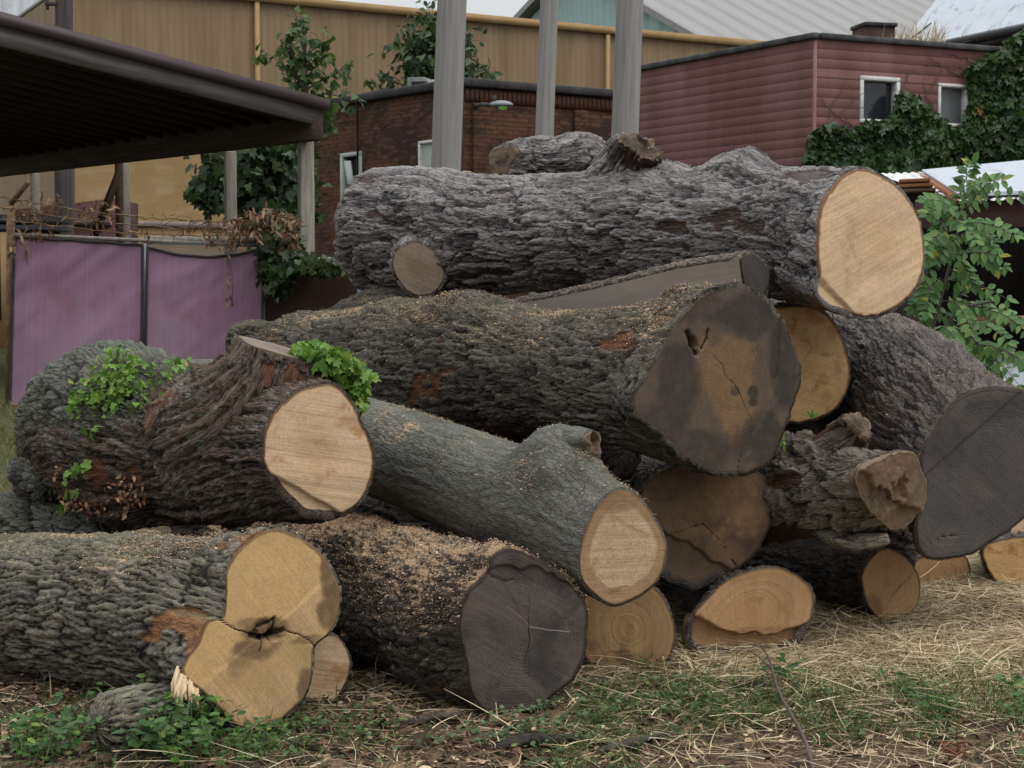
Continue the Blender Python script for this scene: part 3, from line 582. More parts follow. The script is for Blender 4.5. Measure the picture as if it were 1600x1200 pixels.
# orange-faced log behind the mossy one
f = dict(c=(1240, 567, 7.9), n=(.36, -.93, .0), poly=[(1236, 475), (1278, 480), (1306, 506), (1324, 548), (1330, 585), (1320, 622), (1299, 646), (1264, 660), (1236, 662), (1190, 645), (1160, 600), (1160, 530), (1190, 487)])
log('log with a bright orange round face, half hidden behind the dark stained face', [(1205, 560, 8.4, 88), (1120, 545, 9.4, 82), (1040, 530, 10.3, 78)], f, B_dark, W_orange, seed=19, stains=[(1300, 520, 10, 16, .5), (1310, 570, 10, 20, .4), (1275, 500, 16, 8, .5), (1290, 620, 12, 14, .4)], rim=.010, jag=.015)

# big log leaning down on the other side
f = dict(c=(1530, 740, 7.3), n=(.42, -.90, .06), pith=(1540, 730), poly=[(1505, 616), (1550, 605), (1600, 612), (1640, 650), (1662, 720), (1648, 780), (1600, 812), (1579, 830), (1553, 846), (1517, 867), (1490, 874), (1465, 877), (1438, 868), (1428, 830), (1434, 782), (1438, 707), (1456, 672), (1477, 641)])
t_lean, r_lean = log('large log sloping down to a charcoal-grey face crossed by one pale line', [(1482, 690, 7.6, 122), (1440, 638, 8.0, 107), (1375, 588, 8.6, 96), (1300, 556, 9.3, 86), (1230, 540, 10, 80)], f, B_dark, W_dark, seed=20, stains=[(1480, 690, 40, 50, .5), (1560, 640, 60, 24, .5)], hearts=[(1500, 845, 40, 24, .5)], cracks=[([(1439, 747), (1500, 695), (1550, 650), (1598, 608)], -.0018), ([(1450, 850), (1470, 838), (1500, 836)], .003)], rim=.010, lump=.06, jag=.02, keep='lean', steps=[((1438, 747), (1600, 605), -.006, .001)], bumps=[(1490, 545, 7.9, .05, .09), (1440, 520, 8.1, .03, .1)])

# broken peeling log under it
f = dict(c=(1385, 768, 6.95), n=(.72, -.68, -.10), poly=[(1335, 735), (1368, 714), (1400, 703), (1424, 705), (1436, 735), (1440, 772), (1428, 808), (1403, 832), (1374, 816), (1345, 782)])
t_peel, r_peel = log('short broken log with peeling grey bark and a hollow brown end', [(1335, 765, 7.12, 66), (1270, 763, 7.35, 84), (1200, 768, 7.7, 86), (1150, 770, 8.0, 84)], f, B_peel, W_hollow, seed=21, rim=.006, lump=.09, jag=.06, cap_rough=.03, steps=[((1345, 745), (1432, 805), -.02, .02)], holes=[(1400, 765, .07, .05)])
f = dict(c=(1338, 668, 7.1), n=(.62, -.5, .5), poly=[(1318, 652), (1330, 643), (1348, 652), (1362, 666), (1357, 690), (1345, 686), (1330, 670)])
loft('branch_stub', [(1318, 690, 7.2, 34), (1290, 730, 7.35, 52)], f, B_peel, t_peel, W_hollow, seed=22, end='none', lump=.2, jag=.25, cap_rough=.05, cap_parent_bark=True)
loft('bark_flap', [(1385, 842, 7.0, 8), (1340, 848, 7.05, 15), (1295, 835, 7.15, 14), (1265, 822, 7.25, 6)], None, B_peel, t_peel, None, seed=23, end='round', lump=.25)

# brown face under the stained one
f = dict(c=(1110, 825, 7.2), n=(.28, -.96, .0), pith=(1085, 795), poly=[(1140, 722), (1185, 736), (1205, 760), (1208, 797), (1199, 833), (1180, 866), (1150, 893), (1113, 911), (1086, 921), (1058, 913), (1030, 900), (1005, 870), (990, 820), (1000, 770), (1030, 738), (1080, 720)])
log('log with a split brown face beneath the dark stained face and above the oval one', [(1070, 808, 7.8, 90), (1000, 795, 8.6, 86), (940, 785, 9.3, 80)], f, B_dark, W_brown, seed=24, stains=[(1080, 860, 50, 40, .5), (1040, 760, 40, 40, .5)], hearts=[(1165, 790, 34, 60, .6)], cracks=[([(1000, 845), (1040, 838), (1098, 818)], .002), ([(1098, 818), (1130, 850), (1162, 905)], .002)], rim=.008, jag=.035, steps=[((1000, 845), (1100, 818), -.0, .01), ((1162, 915), (1098, 818), .0, .006), ((1170, 905), (985, 800), .016, .014)])

# oval split face on the ground
f = dict(c=(1170, 955, 7.0), n=(.18, -.975, .12), poly=[(1070, 1000), (1074, 968), (1096, 942), (1130, 908), (1170, 890), (1215, 884), (1250, 900), (1273, 925), (1271, 960), (1262, 985), (1250, 1005), (1225, 1018), (1180, 1024), (1110, 1022), (1078, 1014)])
log('flattened log with a split oval orange-tan face, bedded in dry straw', [(1150, 952, 7.55, 62), (1100, 940, 8.4, 58), (1050, 930, 9.2, 54)], f, B_dark, W_split, seed=25, hearts=[(1190, 930, 60, 24, .3)], stains=[(1100, 990, 30, 12, .45), (1180, 985, 60, 8, .5)], rim=.008, jag=.02, steps=[((1272, 968), (1090, 968), .05, .012, -.9)])

# tan-ringed face behind the smooth log
f = dict(c=(983, 985, 6.75), n=(.28, -.96, .0), poly=[(1024, 916), (1047, 951), (1056, 987), (1049, 1024), (1021, 1050), (984, 1062), (951, 1055), (922, 1039), (905, 1015), (900, 960), (925, 915), (975, 900)])
log('log with a dull tan ringed face, on the ground below the pear-shaped face', [(950, 970, 7.3, 68), (900, 950, 8.1, 64), (850, 935, 9, 60)], f, B_dark, W_tan, seed=26, stains=[(975, 1030, 18, 26, .6), (1000, 1045, 20, 12, .4), (920, 1010, 18, 10, .4)], rim=.008, jag=.02)

# small dark log
f = dict(c=(1392, 913, 7.65), n=(.42, -.90, .0), poly=[(1381, 856), (1407, 864), (1429, 886), (1438, 914), (1434, 943), (1418, 962), (1392, 971), (1370, 965), (1354, 943), (1348, 918), (1346, 897), (1360, 872)])
log('thin dark log with a small round orange-brown face, lying on the straw', [(1335, 905, 8.0, 57), (1230, 890, 8.7, 54), (1130, 880, 9.4, 52)], f, B_dark, W_split, seed=27, stains=[(1362, 950, 16, 26, .7), (1385, 910, 6, 10, .4)], cracks=[([(1375, 960), (1398, 925), (1430, 892)], .0012)], rim=.006, jag=.02, lump=.06, steps=[((1365, 965), (1432, 888), .004, .004)])
f = dict(c=(1472, 897, 8.6), n=(.2, -.97, .0), poly=[(1428, 878), (1470, 864), (1508, 868), (1516, 900), (1500, 935), (1460, 940), (1432, 925)])
log('log end glimpsed in the gap beneath the charcoal-grey face', [(1440, 890, 9.2, 42), (1400, 885, 10, 40)], f, B_dark, W_split, seed=28, rim=.008)
f = dict(c=(1600, 878, 8.5), n=(.1, -.98, .0), poly=[(1533, 864), (1546, 848), (1600, 837), (1650, 845), (1672, 880), (1640, 912), (1600, 918), (1565, 913), (1545, 895)])
log('clean orange log end cut off by the photo edge beside the charcoal-grey face', [(1590, 872, 9.2, 46), (1570, 865, 10.2, 44)], f, B_dark, W_orange, seed=29, rim=.008)
f = dict(c=(1612, 818, 8.9), n=(.1, -.98, .1), poly=[(1578, 838), (1582, 820), (1600, 800), (1630, 795), (1655, 815), (1650, 840), (1610, 846)])
log('pale log end peeping out above the orange face at the photo edge', [(1608, 812, 9.6, 30), (1590, 806, 10.4, 28)], f, B_peel, W_pale, seed=30, rim=.006)

# slab leaning behind the two-lobed face
f = dict(c=(505, 1050, 6.2), n=(.18, -.975, .12), poly=[(515, 989), (536, 1001), (549, 1031), (543, 1064), (529, 1090), (522, 1112), (496, 1122), (462, 1112), (455, 1060), (480, 1005)])
log('log with a tan slab-like face leaning behind the two-lobed yellow face', [(485, 1040, 6.7, 56), (440, 1020, 7.3, 54), (400, 1005, 7.8, 52)], f, B_dark, W_crotch, seed=31, stains=[(525, 1045, 10, 5, .7), (500, 1060, 14, 20, .3)], rim=.006, jag=.02, lump=.05)
# rough stick in the weeds
log('small rough weathered stub among the weeds in front of the yellow-faced ash log', [(172, 1133, 5.5, 52), (215, 1126, 5.58, 54), (270, 1110, 5.75, 50)], None, B_furrow, W_top, seed=32, end='cut', lump=.10)
# low log behind the ash log
log('grey scaly log lying under the butt of the forked log', [(165, 835, 7.25, 40), (90, 818, 7.35, 44), (0, 815, 7.5, 46), (-120, 812, 7.7, 46)], None, B_scaly, W_top, seed=33, end='cut', lump=.06)
# logs beyond
log('mossy log resting between the forked log and the purple screen', [(380, 535, 9.7, 34), (440, 540, 9.5, 40), (520, 550, 9.3, 48), (600, 560, 9.2, 48)], None, B_mid, W_top, seed=34, end='cut', lump=.08)
log('sawdust-flecked log bridging the gap beneath the rounded end of the topmost log', [(545, 508, 9.2, 40), (600, 500, 9.0, 46), (680, 500, 8.9, 48), (760, 505, 8.9, 46)], None, B_mid, W_top, seed=35, end='cut', lump=.10)
f = dict(c=(285, 573, 8.8), n=(-.3, -.8, .5), poly=disc_poly(P(285, 573, 8.8), (-.3, -.8, .5), .05, ref=(0, 0, 1)))
log('small log with a reddish end, half hidden behind the forked log', [(300, 585, 8.9, 24), (340, 592, 9.1, 30), (400, 600, 9.3, 32)], f, B_smooth, W_split, seed=36, lump=.08)

# hidden heart of the pile
for lab, cs, sd in (('dark log buried under the mossy log, seen only through gaps in the pile', [(960, 690, 7.9, 62), (760, 680, 8.5, 62), (520, 665, 9.1, 60), (300, 650, 9.6, 56)], 40), ('dark log on the ground deep inside the pile behind the sawdust-strewn log', [(660, 815, 7.9, 60), (500, 800, 8.4, 60), (300, 790, 9, 56)], 41),
                    ('dark log in the shadow between the orange round face and the broken peeling log', [(1280, 700, 8.5, 56), (1180, 690, 8.9, 58), (1000, 680, 9.5, 58)], 42), ('dark log low in the shadow beneath the broken peeling log', [(1430, 850, 8.7, 46), (1250, 845, 9.2, 50), (1050, 850, 9.8, 50)], 43)):
    log(lab, cs, None, B_dark, W_brown, seed=sd, end='cut', ds=.014)
# ---------------- ground ----------------
def gh(x, y):
    x = np.asarray(x, float); y = np.asarray(y, float)
    h = .42*sst(y, 8.5, 15.5)
    near = sst(y, 14, 9)
    p = np.stack([x, y, x*0], -1)
    return h + near*(.035*fbm(p*1.6, 3, 41)+.012*fbm(p*9, 2, 42)) - .012
def axis(a, b, fine0, fine1, step, grow=1.25):
    mid = list(np.arange(fine0, fine1, step)); up = []; v = fine1; s = step
    while v < b: up.append(v); s *= grow; v += s
    dn = []; v = fine0-step; s = step
    while v > a: dn.append(v); s *= grow; v -= s
    return np.array(dn[::-1]+[*mid]+up+[b])
xs = axis(-400, 400, -3.2, 3.4, .03); ys = axis(-60, 600, 4.9, 10.0, .03)
X, Y = np.meshgrid(xs, ys); Z = gh(X, Y)
i = np.arange(len(ys)-1)[:, None]*len(xs); j = np.arange(len(xs)-1)[None]
q = np.stack([i+j, i+j+1, i+j+1+len(xs), i+j+len(xs)], -1).reshape(-1, 4)
g = G('soil_and_mulch'); po = g.geo('Position'); px_, py_, pz_ = g.sep(po)
n1 = g.noise(po, 1.3, 4, .6); n2 = g.noise(po, 9, 4, .65); n3 = g.noise(g.vm('MULTIPLY', po, (60, 60, 60)), 1, 4, .7); vv = g.node('TexVoronoi'); g.set(vv.inputs['Vector'], g.vm('ADD', g.vm('MULTIPLY', po, (45, 85, 45)), g.vm('MULTIPLY', g.noise(po, 20, 2, color=True), (2, 2, 2))))
cell = g.sep(vv.outputs['Color'])[0]
mul = g.ramp(cell, [(0, (.026, .018, .012)), (.45, (.085, .057, .037)), (.75, (.17, .118, .077)), (1, (.30, .22, .145))])
c = g.mix(g.sst(n2, .45, .75), mul, (.030, .020, .013))
c = g.mix(g.mul(g.sst(g.add(n1, g.mul(g.add(n3, -.5), .4)), .50, .66), .75), c, g.mix(n3, (.16, .095, .055), (.40, .27, .17)))
far = g.sst(py_, 9.2, 12.0)
c = g.mix(far, c, g.mix(g.noise(po, 5, 4, .7), (.055, .072, .028), (.14, .125, .062)))
g.bsdf(c, .95, g.bump(g.add(n3, g.mul(cell, .8)), .9, .012), .1)
tag(mesh_obj('ground', np.stack([X, Y, Z], -1).reshape(-1, 3), q, g.mat), kind='structure')

def gpx(px, py):      # ground point seen at a pixel
    d = 7.0
    for _ in range(25):
        r = ray(px, py); t = (float(gh(r[0]*d/r[1], d))-CAMZ)/r[2]; d = .5*d+.5*min(max(t*r[1], 2), 40)
    return P(px, py, d)
def inpoly(x, y, poly):
    ins = np.zeros(len(x), bool); n = len(poly)
    for a in range(n):
        x0, y0 = poly[a]; x1, y1 = poly[(a+1) % n]
        c = ((y0 > y) != (y1 > y)) & (x < (x1-x0)*(y-y0)/((y1-y0) if y1 != y0 else 1e-9)+x0)
        ins ^= c
    return ins
def scatter_ground(n, dens, x0=-3.4, x1=3.6, y0=5.0, y1=10.5):
    """n world points on the ground kept with probability dens(x,y,noise)"""
    x = rng.uniform(x0, x1, n); y = rng.uniform(y0, y1, n)
    nz = fbm(np.stack([x*1.3, y*1.3, x*0], -1), 3, 77); nf = fbm(np.stack([x*6, y*6, x*0], -1), 2, 78)
    k = rng.random(n) < np.clip(dens(x, y, nz+.5*nf), 0, 1)
    x, y = x[k], y[k]; return np.stack([x, y, gh(x, y)], -1)
def pxof(x, y): return 800+F*x/y, 450+F*(CAMZ-gh(x, y))/y
def ramp_mat(name, stops, trans=.0, rough=.6, spec=.3, detail=None):
    g = G(name); r = g.attr('rnd', True)
    c = g.ramp(r, stops)
    b = g.bsdf(c, rough, None, spec)
    if trans:
        t = g.node('BsdfTranslucent'); g.set(t.inputs[0], g.mix(1.0, c, (1.0, 1.0, .55), 'MULTIPLY')); m = g.node('MixShader'); m.inputs[0].default_value = trans
        g.nt.links.new(b.outputs[0], m.inputs[1]); g.nt.links.new(t.outputs[0], m.inputs[2]); g.nt.links.new(m.outputs[0], g.out.inputs['Surface'])
    return g.mat
LEAF = {
 'ovate': (np.array([[0, 0, 0], [.28, .25, .05], [.62, .24, .03], [1, 0, -.10], [.62, -.24, .03], [.28, -.25, .05]]), [[0, 3, 2, 1], [0, 5, 4, 3]]),
 'oval': (np.array([[0, 0, 0], [.25, .32, .04], [.7, .33, .02], [1, 0, -.04], [.7, -.33, .02], [.25, -.32, .04]]), [[0, 3, 2, 1], [0, 5, 4, 3]]),
 'lance': (np.array([[0, 0, 0], [.3, .14, .03], [.65, .12, -.02], [1, 0, -.14], [.65, -.12, -.02], [.3, -.14, .03]]), [[0, 3, 2, 1], [0, 5, 4, 3]]),
 'lobed': (np.array([[0, 0, 0], [-.12, .30, .02], [.16, .50, .0], [.30, .27, .05], [.62, .36, 0], [.66, .14, .03], [1, 0, -.10], [.66, -.14, .03], [.62, -.36, 0], [.30, -.27, .05], [.16, -.50, .0], [-.12, -.30, .02]]), [[0, 6, 5, 4, 3, 2, 1], [0, 11, 10, 9, 8, 7, 6]]),
}
def leaves(name, pos, dirs, nrm, size, shape, mat, parent=None, rnd=None):
    pos = np.asarray(pos, float); n = len(pos); T = np.asarray(dirs, float); T = T/np.maximum(np.linalg.norm(T, axis=1), 1e-6)[:, None]
    Nn = np.asarray(nrm, float); Nn = Nn-T*(Nn*T).sum(1)[:, None]; Nn /= np.maximum(np.linalg.norm(Nn, axis=1), 1e-6)[:, None]
    B = np.cross(Nn, T); tv, tf = LEAF[shape]; size = np.broadcast_to(size, (n,))
    V = pos[:, None]+size[:, None, None]*(tv[None, :, 0:1]*T[:, None]+tv[None, :, 1:2]*B[:, None]+tv[None, :, 2:3]*Nn[:, None])
    k = len(tv); fs = [(np.arange(n)[:, None]*k+np.array(f)[None]) for f in tf]
    rnd = rng.random(n) if rnd is None else rnd
    return mesh_obj(name, V.reshape(-1, 3), fs, mat, parent, False, {'rnd': np.repeat(rnd, k)})
def ribbons(name, base, dirs, length, width, curve, mat, seg=3, parent=None, rnd=None, up=(0, 0, 1)):
    """thin strips: base (n,3), direction (n,3), bending towards 'curve' (n,3)"""
    n = len(base); T = dirs/np.linalg.norm(dirs, axis=1)[:, None]
    side = np.cross(T, np.asarray(up)[None]+rng.normal(0, .35, (n, 3))); side /= np.maximum(np.linalg.norm(side, axis=1), 1e-5)[:, None]
    V = np.zeros((n, seg+1, 2, 3))
    for s in range(seg+1):
        t = s/seg; c = base+T*(length*t)[:, None]+curve*(t*t)
        wv = (width*(1-.75*t*t) if seg > 1 else width)[:, None]*side
        V[:, s, 0] = c-wv*.5; V[:, s, 1] = c+wv*.5
    k = (seg+1)*2
    q = np.concatenate([np.arange(n)[:, None]*k+np.array([2*s, 2*s+1, 2*s+3, 2*s+2])[None] for s in range(seg)])
    rnd = rng.random(n) if rnd is None else rnd
    return mesh_obj(name, V.reshape(-1, 3), q, mat, parent, False, {'rnd': np.repeat(rnd, k)})
def rdir(n, zlo=-.2, zhi=.3):
    a = rng.uniform(0, 2*np.pi, n); return np.stack([np.cos(a), np.sin(a), rng.uniform(zlo, zhi, n)], -1)

M_straw = ramp_mat('dry_straw', [(0, (.10, .065, .03)), (.25, (.33, .245, .13)), (.65, (.58, .465, .285)), (1, (.76, .66, .46))], .1, .7)
M_grass = ramp_mat('grass_blades', [(0, (.030, .055, .014)), (.5, (.065, .115, .028)), (.85, (.12, .16, .05)), (1, (.26, .22, .09))], .3, .55)
M_cover = ramp_mat('low_weed_leaves', [(0, (.030, .060, .018)), (.5, (.055, .11, .035)), (.9, (.10, .165, .06)), (1, (.16, .20, .05))], .3, .5)
M_chip = ramp_mat('wood_chips', [(0, (.075, .04, .022)), (.4, (.20, .12, .07)), (.75, (.42, .29, .18)), (1, (.60, .46, .31))], 0, .85)
M_debris = ramp_mat('bark_crumbs', [(0, (.014, .010, .008)), (.6, (.05, .03, .02)), (1, (.12, .07, .045))], 0, .85)

def d_straw(x, y, n):
    px, py = pxof(x, y)
    a = sst(px, 560, 1080)*sst(py, 1110, 1040)*1.0 + .22*sst(px, 450, 600)*sst(py, 1170, 1080)
    a = np.maximum(a, sst(px, 1000, 1300)*sst(py, 1140, 1060))
    a = np.maximum(a, .30*sst(px, 780, 1050)*sst(py, 1030, 1080)); a = a*(1-.75*sst(px, 1120, 1050)*sst(py, 1085, 1060))*(1-.65*sst(py, 1110, 1160)); return np.clip(a*(.75+.9*n), 0, 1)+.03
p = scatter_ground(230000, d_straw); n = len(p)
ln = rng.gamma(3, .040, n)+.03; p[:, 2] += rng.exponential(.012, n)
cu = rng.normal(0, .25, (n, 3))*ln[:, None]; cu[:, 2] = -np.abs(cu[:, 2])*.5
tag(ribbons('dry_straw', p, rdir(n, -.02, .32), ln, rng.uniform(.0016, .0050, n), cu, M_straw), kind='stuff')
def d_grass(x, y, n):
    px, py = pxof(x, y)
    a = sst(py, 1030, 1110)*sst(px, 780, 1000)*.8
    a = a + .75*np.exp(-((px-1440)/130)**2-((py-1095)/45)**2)+.6*np.exp(-((px-1010)/100)**2-((py-1060)/25)**2)
    a = a + .25*sst(py, 1080, 1140)*sst(px, 760, 500)
    return np.clip(a*(.22+1.6*n), 0, 1)+.010
p = scatter_ground(70000, d_grass, y1=8.6); n = len(p)
ln = rng.gamma(5, .013, n)+.025
cu = rdir(n, -.4, 0)*(ln*.45)[:, None]
dd = rdir(n, .8, 2.4)
tag(ribbons('grass', p, dd, ln, rng.uniform(.002, .0045, n), cu, M_grass), kind='stuff')
p = scatter_ground(2600, lambda x, y, n: .25*sst(pxof(x, y)[0], 900, 1100)*sst(n, -.1, .4), y0=6.2, y1=9.5); n = len(p)
ln = rng.gamma(6, .03, n)+.05
# ground cover: little leaves on short stems, in patches
def d_cover(x, y, n):
    px, py = pxof(x, y)
    a = 1.0*sst(py, 1040, 1100)*sst(px, 760, 900)*sst(px, 1430, 1250)
    a = a + 1.1*np.exp(-((px-560)/90)**2-((py-1150)/35)**2) + .8*np.exp(-((px-430)/120)**2-((py-1160)/40)**2)
    a = a + 1.0*np.exp(-((px-80)/110)**2-((py-1170)/40)**2)+.8*sst(px, 1560, 1600)*sst(py, 1030, 1080)+.5*sst(py, 1120, 1190)*sst(px, 1200, 1400)
    return np.clip(a*(.12+1.7*n), 0, 1)
p = scatter_ground(60000, d_cover, y1=8.0); n = len(p); p[:, 2] += rng.uniform(.004, .055, n)
nr = rng.normal(0, .45, (n, 3)); nr[:, 2] = 1
tag(leaves('ground_cover', p, rdir(n, -.25, .35), nr, rng.uniform(.012, .030, n), 'oval', M_cover), kind='stuff')
# wood chips and bark crumbs
def d_chip(x, y, n):
    px, py = pxof(x, y)
    a = .55*np.exp(-((px-70)/150)**2-((py-1110)/55)**2)+.30*np.exp(-((px-600)/160)**2-((py-1120)/60)**2)+.3*np.exp(-((px-1150)/400)**2-((py-1180)/40)**2)+.05
    return a*(.6+1.2*n)
p = scatter_ground(60000, d_chip, y1=8.5); n = len(p); p[:, 2] += rng.uniform(.002, .010, n)
nr = rng.normal(0, .5, (n, 3)); nr[:, 2] = 1
tag(leaves('wood_chips', p, rdir(n, -.2, .25), nr, rng.gamma(3, .006, n)+.006, 'oval', M_chip), kind='stuff')
p = scatter_ground(45000, lambda x, y, n: .35*(.5+n)*(pxof(x, y)[0] < 1100)+.1, y1=9); n = len(p); p[:, 2] += rng.uniform(.002, .012, n)
nr = rng.normal(0, .6, (n, 3)); nr[:, 2] = 1
tag(leaves('bark_crumbs', p, rdir(n, -.3, .3), nr, rng.gamma(2.5, .010, n)+.006, 'ovate', M_debris), kind='stuff')
def d_mulch(x, y, n):
    px, py = pxof(x, y); return (1.0*np.exp(-((px-120)/220)**2-((py-1110)/60)**2)+.75*np.exp(-((px-610)/180)**2-((py-1110)/70)**2)+.5*sst(py, 1150, 1190)*sst(px, 500, 800)+.12)*(.55+1.1*n)
p = scatter_ground(90000, d_mulch, y1=8.5); n = len(p); p[:, 2] += rng.exponential(.006, n); ln = rng.gamma(3, .012, n)+.01
tag(ribbons('shredded_mulch', p, rdir(n, -.1, .3), ln, rng.uniform(.002, .007, n), rng.normal(0, .2, (n, 3))*ln[:, None]*np.array([1, 1, .3]), ramp_mat('mulch_shreds', [(0, (.05, .027, .016)), (.4, (.15, .09, .056)), (.75, (.33, .21, .145)), (1, (.52, .38, .27))], 0, .9), seg=2), kind='stuff')
p = scatter_ground(2600, lambda x, y, n: .25*(.4+1.4*n), y1=8.3); n = len(p); p[:, 2] += rng.uniform(.006, .02, n); nr = rng.normal(0, .5, (n, 3)); nr[:, 2] = 1
tag(leaves('bark_flakes', p, rdir(n, -.2, .25), nr, rng.gamma(3, .012, n)+.02, 'lance', ramp_mat('bark_flake', [(0, (.018, .012, .009)), (.5, (.07, .045, .03)), (.85, (.16, .11, .075)), (1, (.40, .28, .18))], 0, .85)), kind='stuff')
# far tufted grass by the screen
p = scatter_ground(9000, lambda x, y, n: .5+n, x0=-6, x1=-2.6, y0=9.5, y1=16); n = len(p)
ln = rng.gamma(5, .018, n)+.03
tag(ribbons('rough_grass', p, rdir(n, .8, 2.2), ln, rng.uniform(.004, .009, n), rdir(n, -.4, 0)*(ln*.5)[:, None], ramp_mat('yellowing_grass', [(0, (.05, .075, .02)), (.5, (.12, .13, .04)), (1, (.30, .24, .12))], .25, .6)), kind='stuff')

# sawdust flakes lying on the logs
pts = []
for k, cnt, lim in (('dusty', 42000, .25), ('mid', 24000, .45), ('smooth', 7000, .5), ('ash', 11000, .6), ('top', 1200, .75), ('lean', 4500, .5), ('fork', 1200, .6)):
    S, D = SURF[k]; ok = np.where((D[:, 2] > lim-.25*rng.random(len(D))))[0]
    if len(ok) == 0: continue
    pr = .03+np.clip(fbm(S[ok]*6, 3, 12)*2.0+.15, 0, 3)**2.5+.6*np.clip(fbm(S[ok]*26, 2, 14)*2, 0, 3)**2
    if k == 'dusty': pr = pr+.35*(S[ok][:, 0] > P(560, 0, 6.8)[0])
    if k == 'mid': pr = pr*(.2+1.6*np.exp(-((S[ok]-P(1040, 500, 7.1))**2).sum(1)/.12)+1.2*np.exp(-((S[ok]-P(720, 468, 7.8))**2).sum(1)/.10))
    if k == 'smooth': pr = pr*(.3+2*np.exp(-((S[ok]-P(890, 720, 6.5))**2).sum(1)/.05))
    if k == 'ash': pr = pr*(.1+2*np.exp(-((S[ok]-P(270, 840, 6.2))**2).sum(1)/.05))
    pick = rng.choice(ok, cnt, p=pr/pr.sum())
    hh = .007
    pts.append(S[pick]+D[pick]*(hh*rng.uniform(.55, 1.0, cnt))[:, None]+rng.normal(0, .004, (cnt, 3)))
p = np.concatenate(pts); n = len(p); nr = rng.normal(0, .6, (n, 3)); nr[:, 2] = 1
M_dust = ramp_mat('sawdust_flakes', [(0, (.16, .095, .055)), (.5, (.34, .235, .15)), (1, (.56, .42, .29))], 0, .9)
tag(leaves('sawdust', p, rdir(n, -.25, .25), nr, rng.gamma(2.2, .0014, n)+.0016, 'oval', M_dust), kind='stuff')

# ---------------- things lying on the ground ----------------
def chunk(name, pts, rad, mat, label, cat, seed, grp=None, flat=.55):
    """an irregular splintered piece following pts"""
    pts = np.asarray(pts, float); t = np.linspace(0, 1, 26); ts = np.linspace(0, 1, len(pts))
    C = np.stack([np.interp(t, ts, pts[:, k]) for k in range(3)], -1)
    Rr = np.interp(t, ts, rad)*(1+.5*fbm(np.stack([t*9, t*0, t*0+seed], -1), 2, seed)); T = np.gradient(C, axis=0); T /= np.linalg.norm(T, axis=1)[:, None]
    A = np.cross([0, 0, 1.0], T); A /= np.linalg.norm(A, axis=1)[:, None]; Bv = np.cross(T, A); m = 18; th = np.linspace(0, 2*np.pi, m, endpoint=False)
    e = np.clip(np.minimum(t, 1-t)*14, .25, 1)
    r = Rr[:, None]*e[:, None]*(1+.45*fbm(np.stack([np.cos(th)[None]*2+0*t[:, None], np.sin(th)[None]*2+0*t[:, None], t[:, None]*5+0*th[None]+seed], -1), 3, seed))
    V = C[:, None]+r[..., None]*(np.cos(th)[None, :, None]*A[:, None]+flat*np.sin(th)[None, :, None]*Bv[:, None])
    i = np.arange(25)[:, None]*m; j = np.arange(m)[None]; j2 = (j+1) % m
    q = np.stack([i+j, i+j2, i+m+j2, i+m+j], -1).reshape(-1, 4)
    bk = np.stack([np.broadcast_to(t[:, None], (26, m)), .1*np.cos(th)[None]+0*t[:, None], .1*np.sin(th)[None]+0*t[:, None]], -1).reshape(-1, 3)+seed
    o = mesh_obj(name, V.reshape(-1, 3), [q, np.arange(m)[None, ::-1], (25*m+np.arange(m))[None]], mat, None, True, {'bk': bk, 'bh': .3+.5*vnoise(bk*40), 'bc': vnoise(bk*15), 'bp': np.zeros(26*m)})
    return tag(o, label, cat, grp)
B_black = bark_mat('blackened_bark', {}, (.008, .007, .006), (.022, .017, .014), (.06, .048, .04))
def gz(px, py, dz=0.0): p = gpx(px, py); p[2] += dz; return p
chunk('bark_piece', [gz(636, 1138, .02), gz(680, 1132, .03), gz(722, 1126, .03)], [.022, .032, .028], B_dark, 'short dark piece of bark lying on mulch below the sawdust-strewn log', 'bark', 3)
chunk('charred_stick', [gz(770, 1178, .02), gz(830, 1168, .03), gz(912, 1162, .02)], [.02, .035, .02], B_black, 'longer blackened rotten stick lying in the grass at the front', 'stick', 4)
chunk('bark_piece', [gz(928, 1182, .015), gz(985, 1168, .02), gz(1050, 1150, .015)], [.015, .026, .008], B_dark, 'splintered grey-brown bark strip lying beside the blackened stick', 'bark', 5)
chunk('bark_piece', [gz(1140, 1085, .02), gz(1165, 1078, .03), gz(1200, 1080, .02)], [.02, .03, .015], B_black, 'dark bark lump in the straw at the foot of the leaning twig', 'bark', 6)
mb = MB(); a = gz(1272, 1210, .0); b = gz(1185, 1045, .10)
tw = [a+(b-a)*t+np.array([.012*math.sin(9*t), 0, .03*math.sin(3*t)]) for t in np.linspace(0, 1, 12)]
mb.tube(tw, np.linspace(.009, .004, 12), 7); mb.tube([tw[8], tw[8]+np.array([-.05, .05, .04]), tw[8]+np.array([-.08, .12, .05])], [.004, .003, .002], 5)
g = G('twig_bark'); g.bsdf(g.mix(g.noise(g.attr('wc'), 60, 3), (.05, .035, .028), (.14, .105, .085)), .8)
tag(mb.build('twig', g.mat, None, True), 'thin bare twig lying across the grass towards the camera', 'twig')
mb = MB()
for k in range(5):
    a0 = gz(1505+rng.uniform(-25, 25), 1185+rng.uniform(-10, 10), .02); th = np.linspace(0, 4.2, 14)
    mb.tube(np.stack([a0[0]+.035*np.cos(th+k), a0[1]+.035*np.sin(th+k), a0[2]+.012*np.sin(th*2)+.004*k], -1), .004, 5)
g = G('curled_bark'); g.bsdf((.16, .06, .03), .8)
tag(mb.build('bark_curl', g.mat, None, True), 'small curled red-brown bark shreds on the grass near the bottom edge', 'bark')
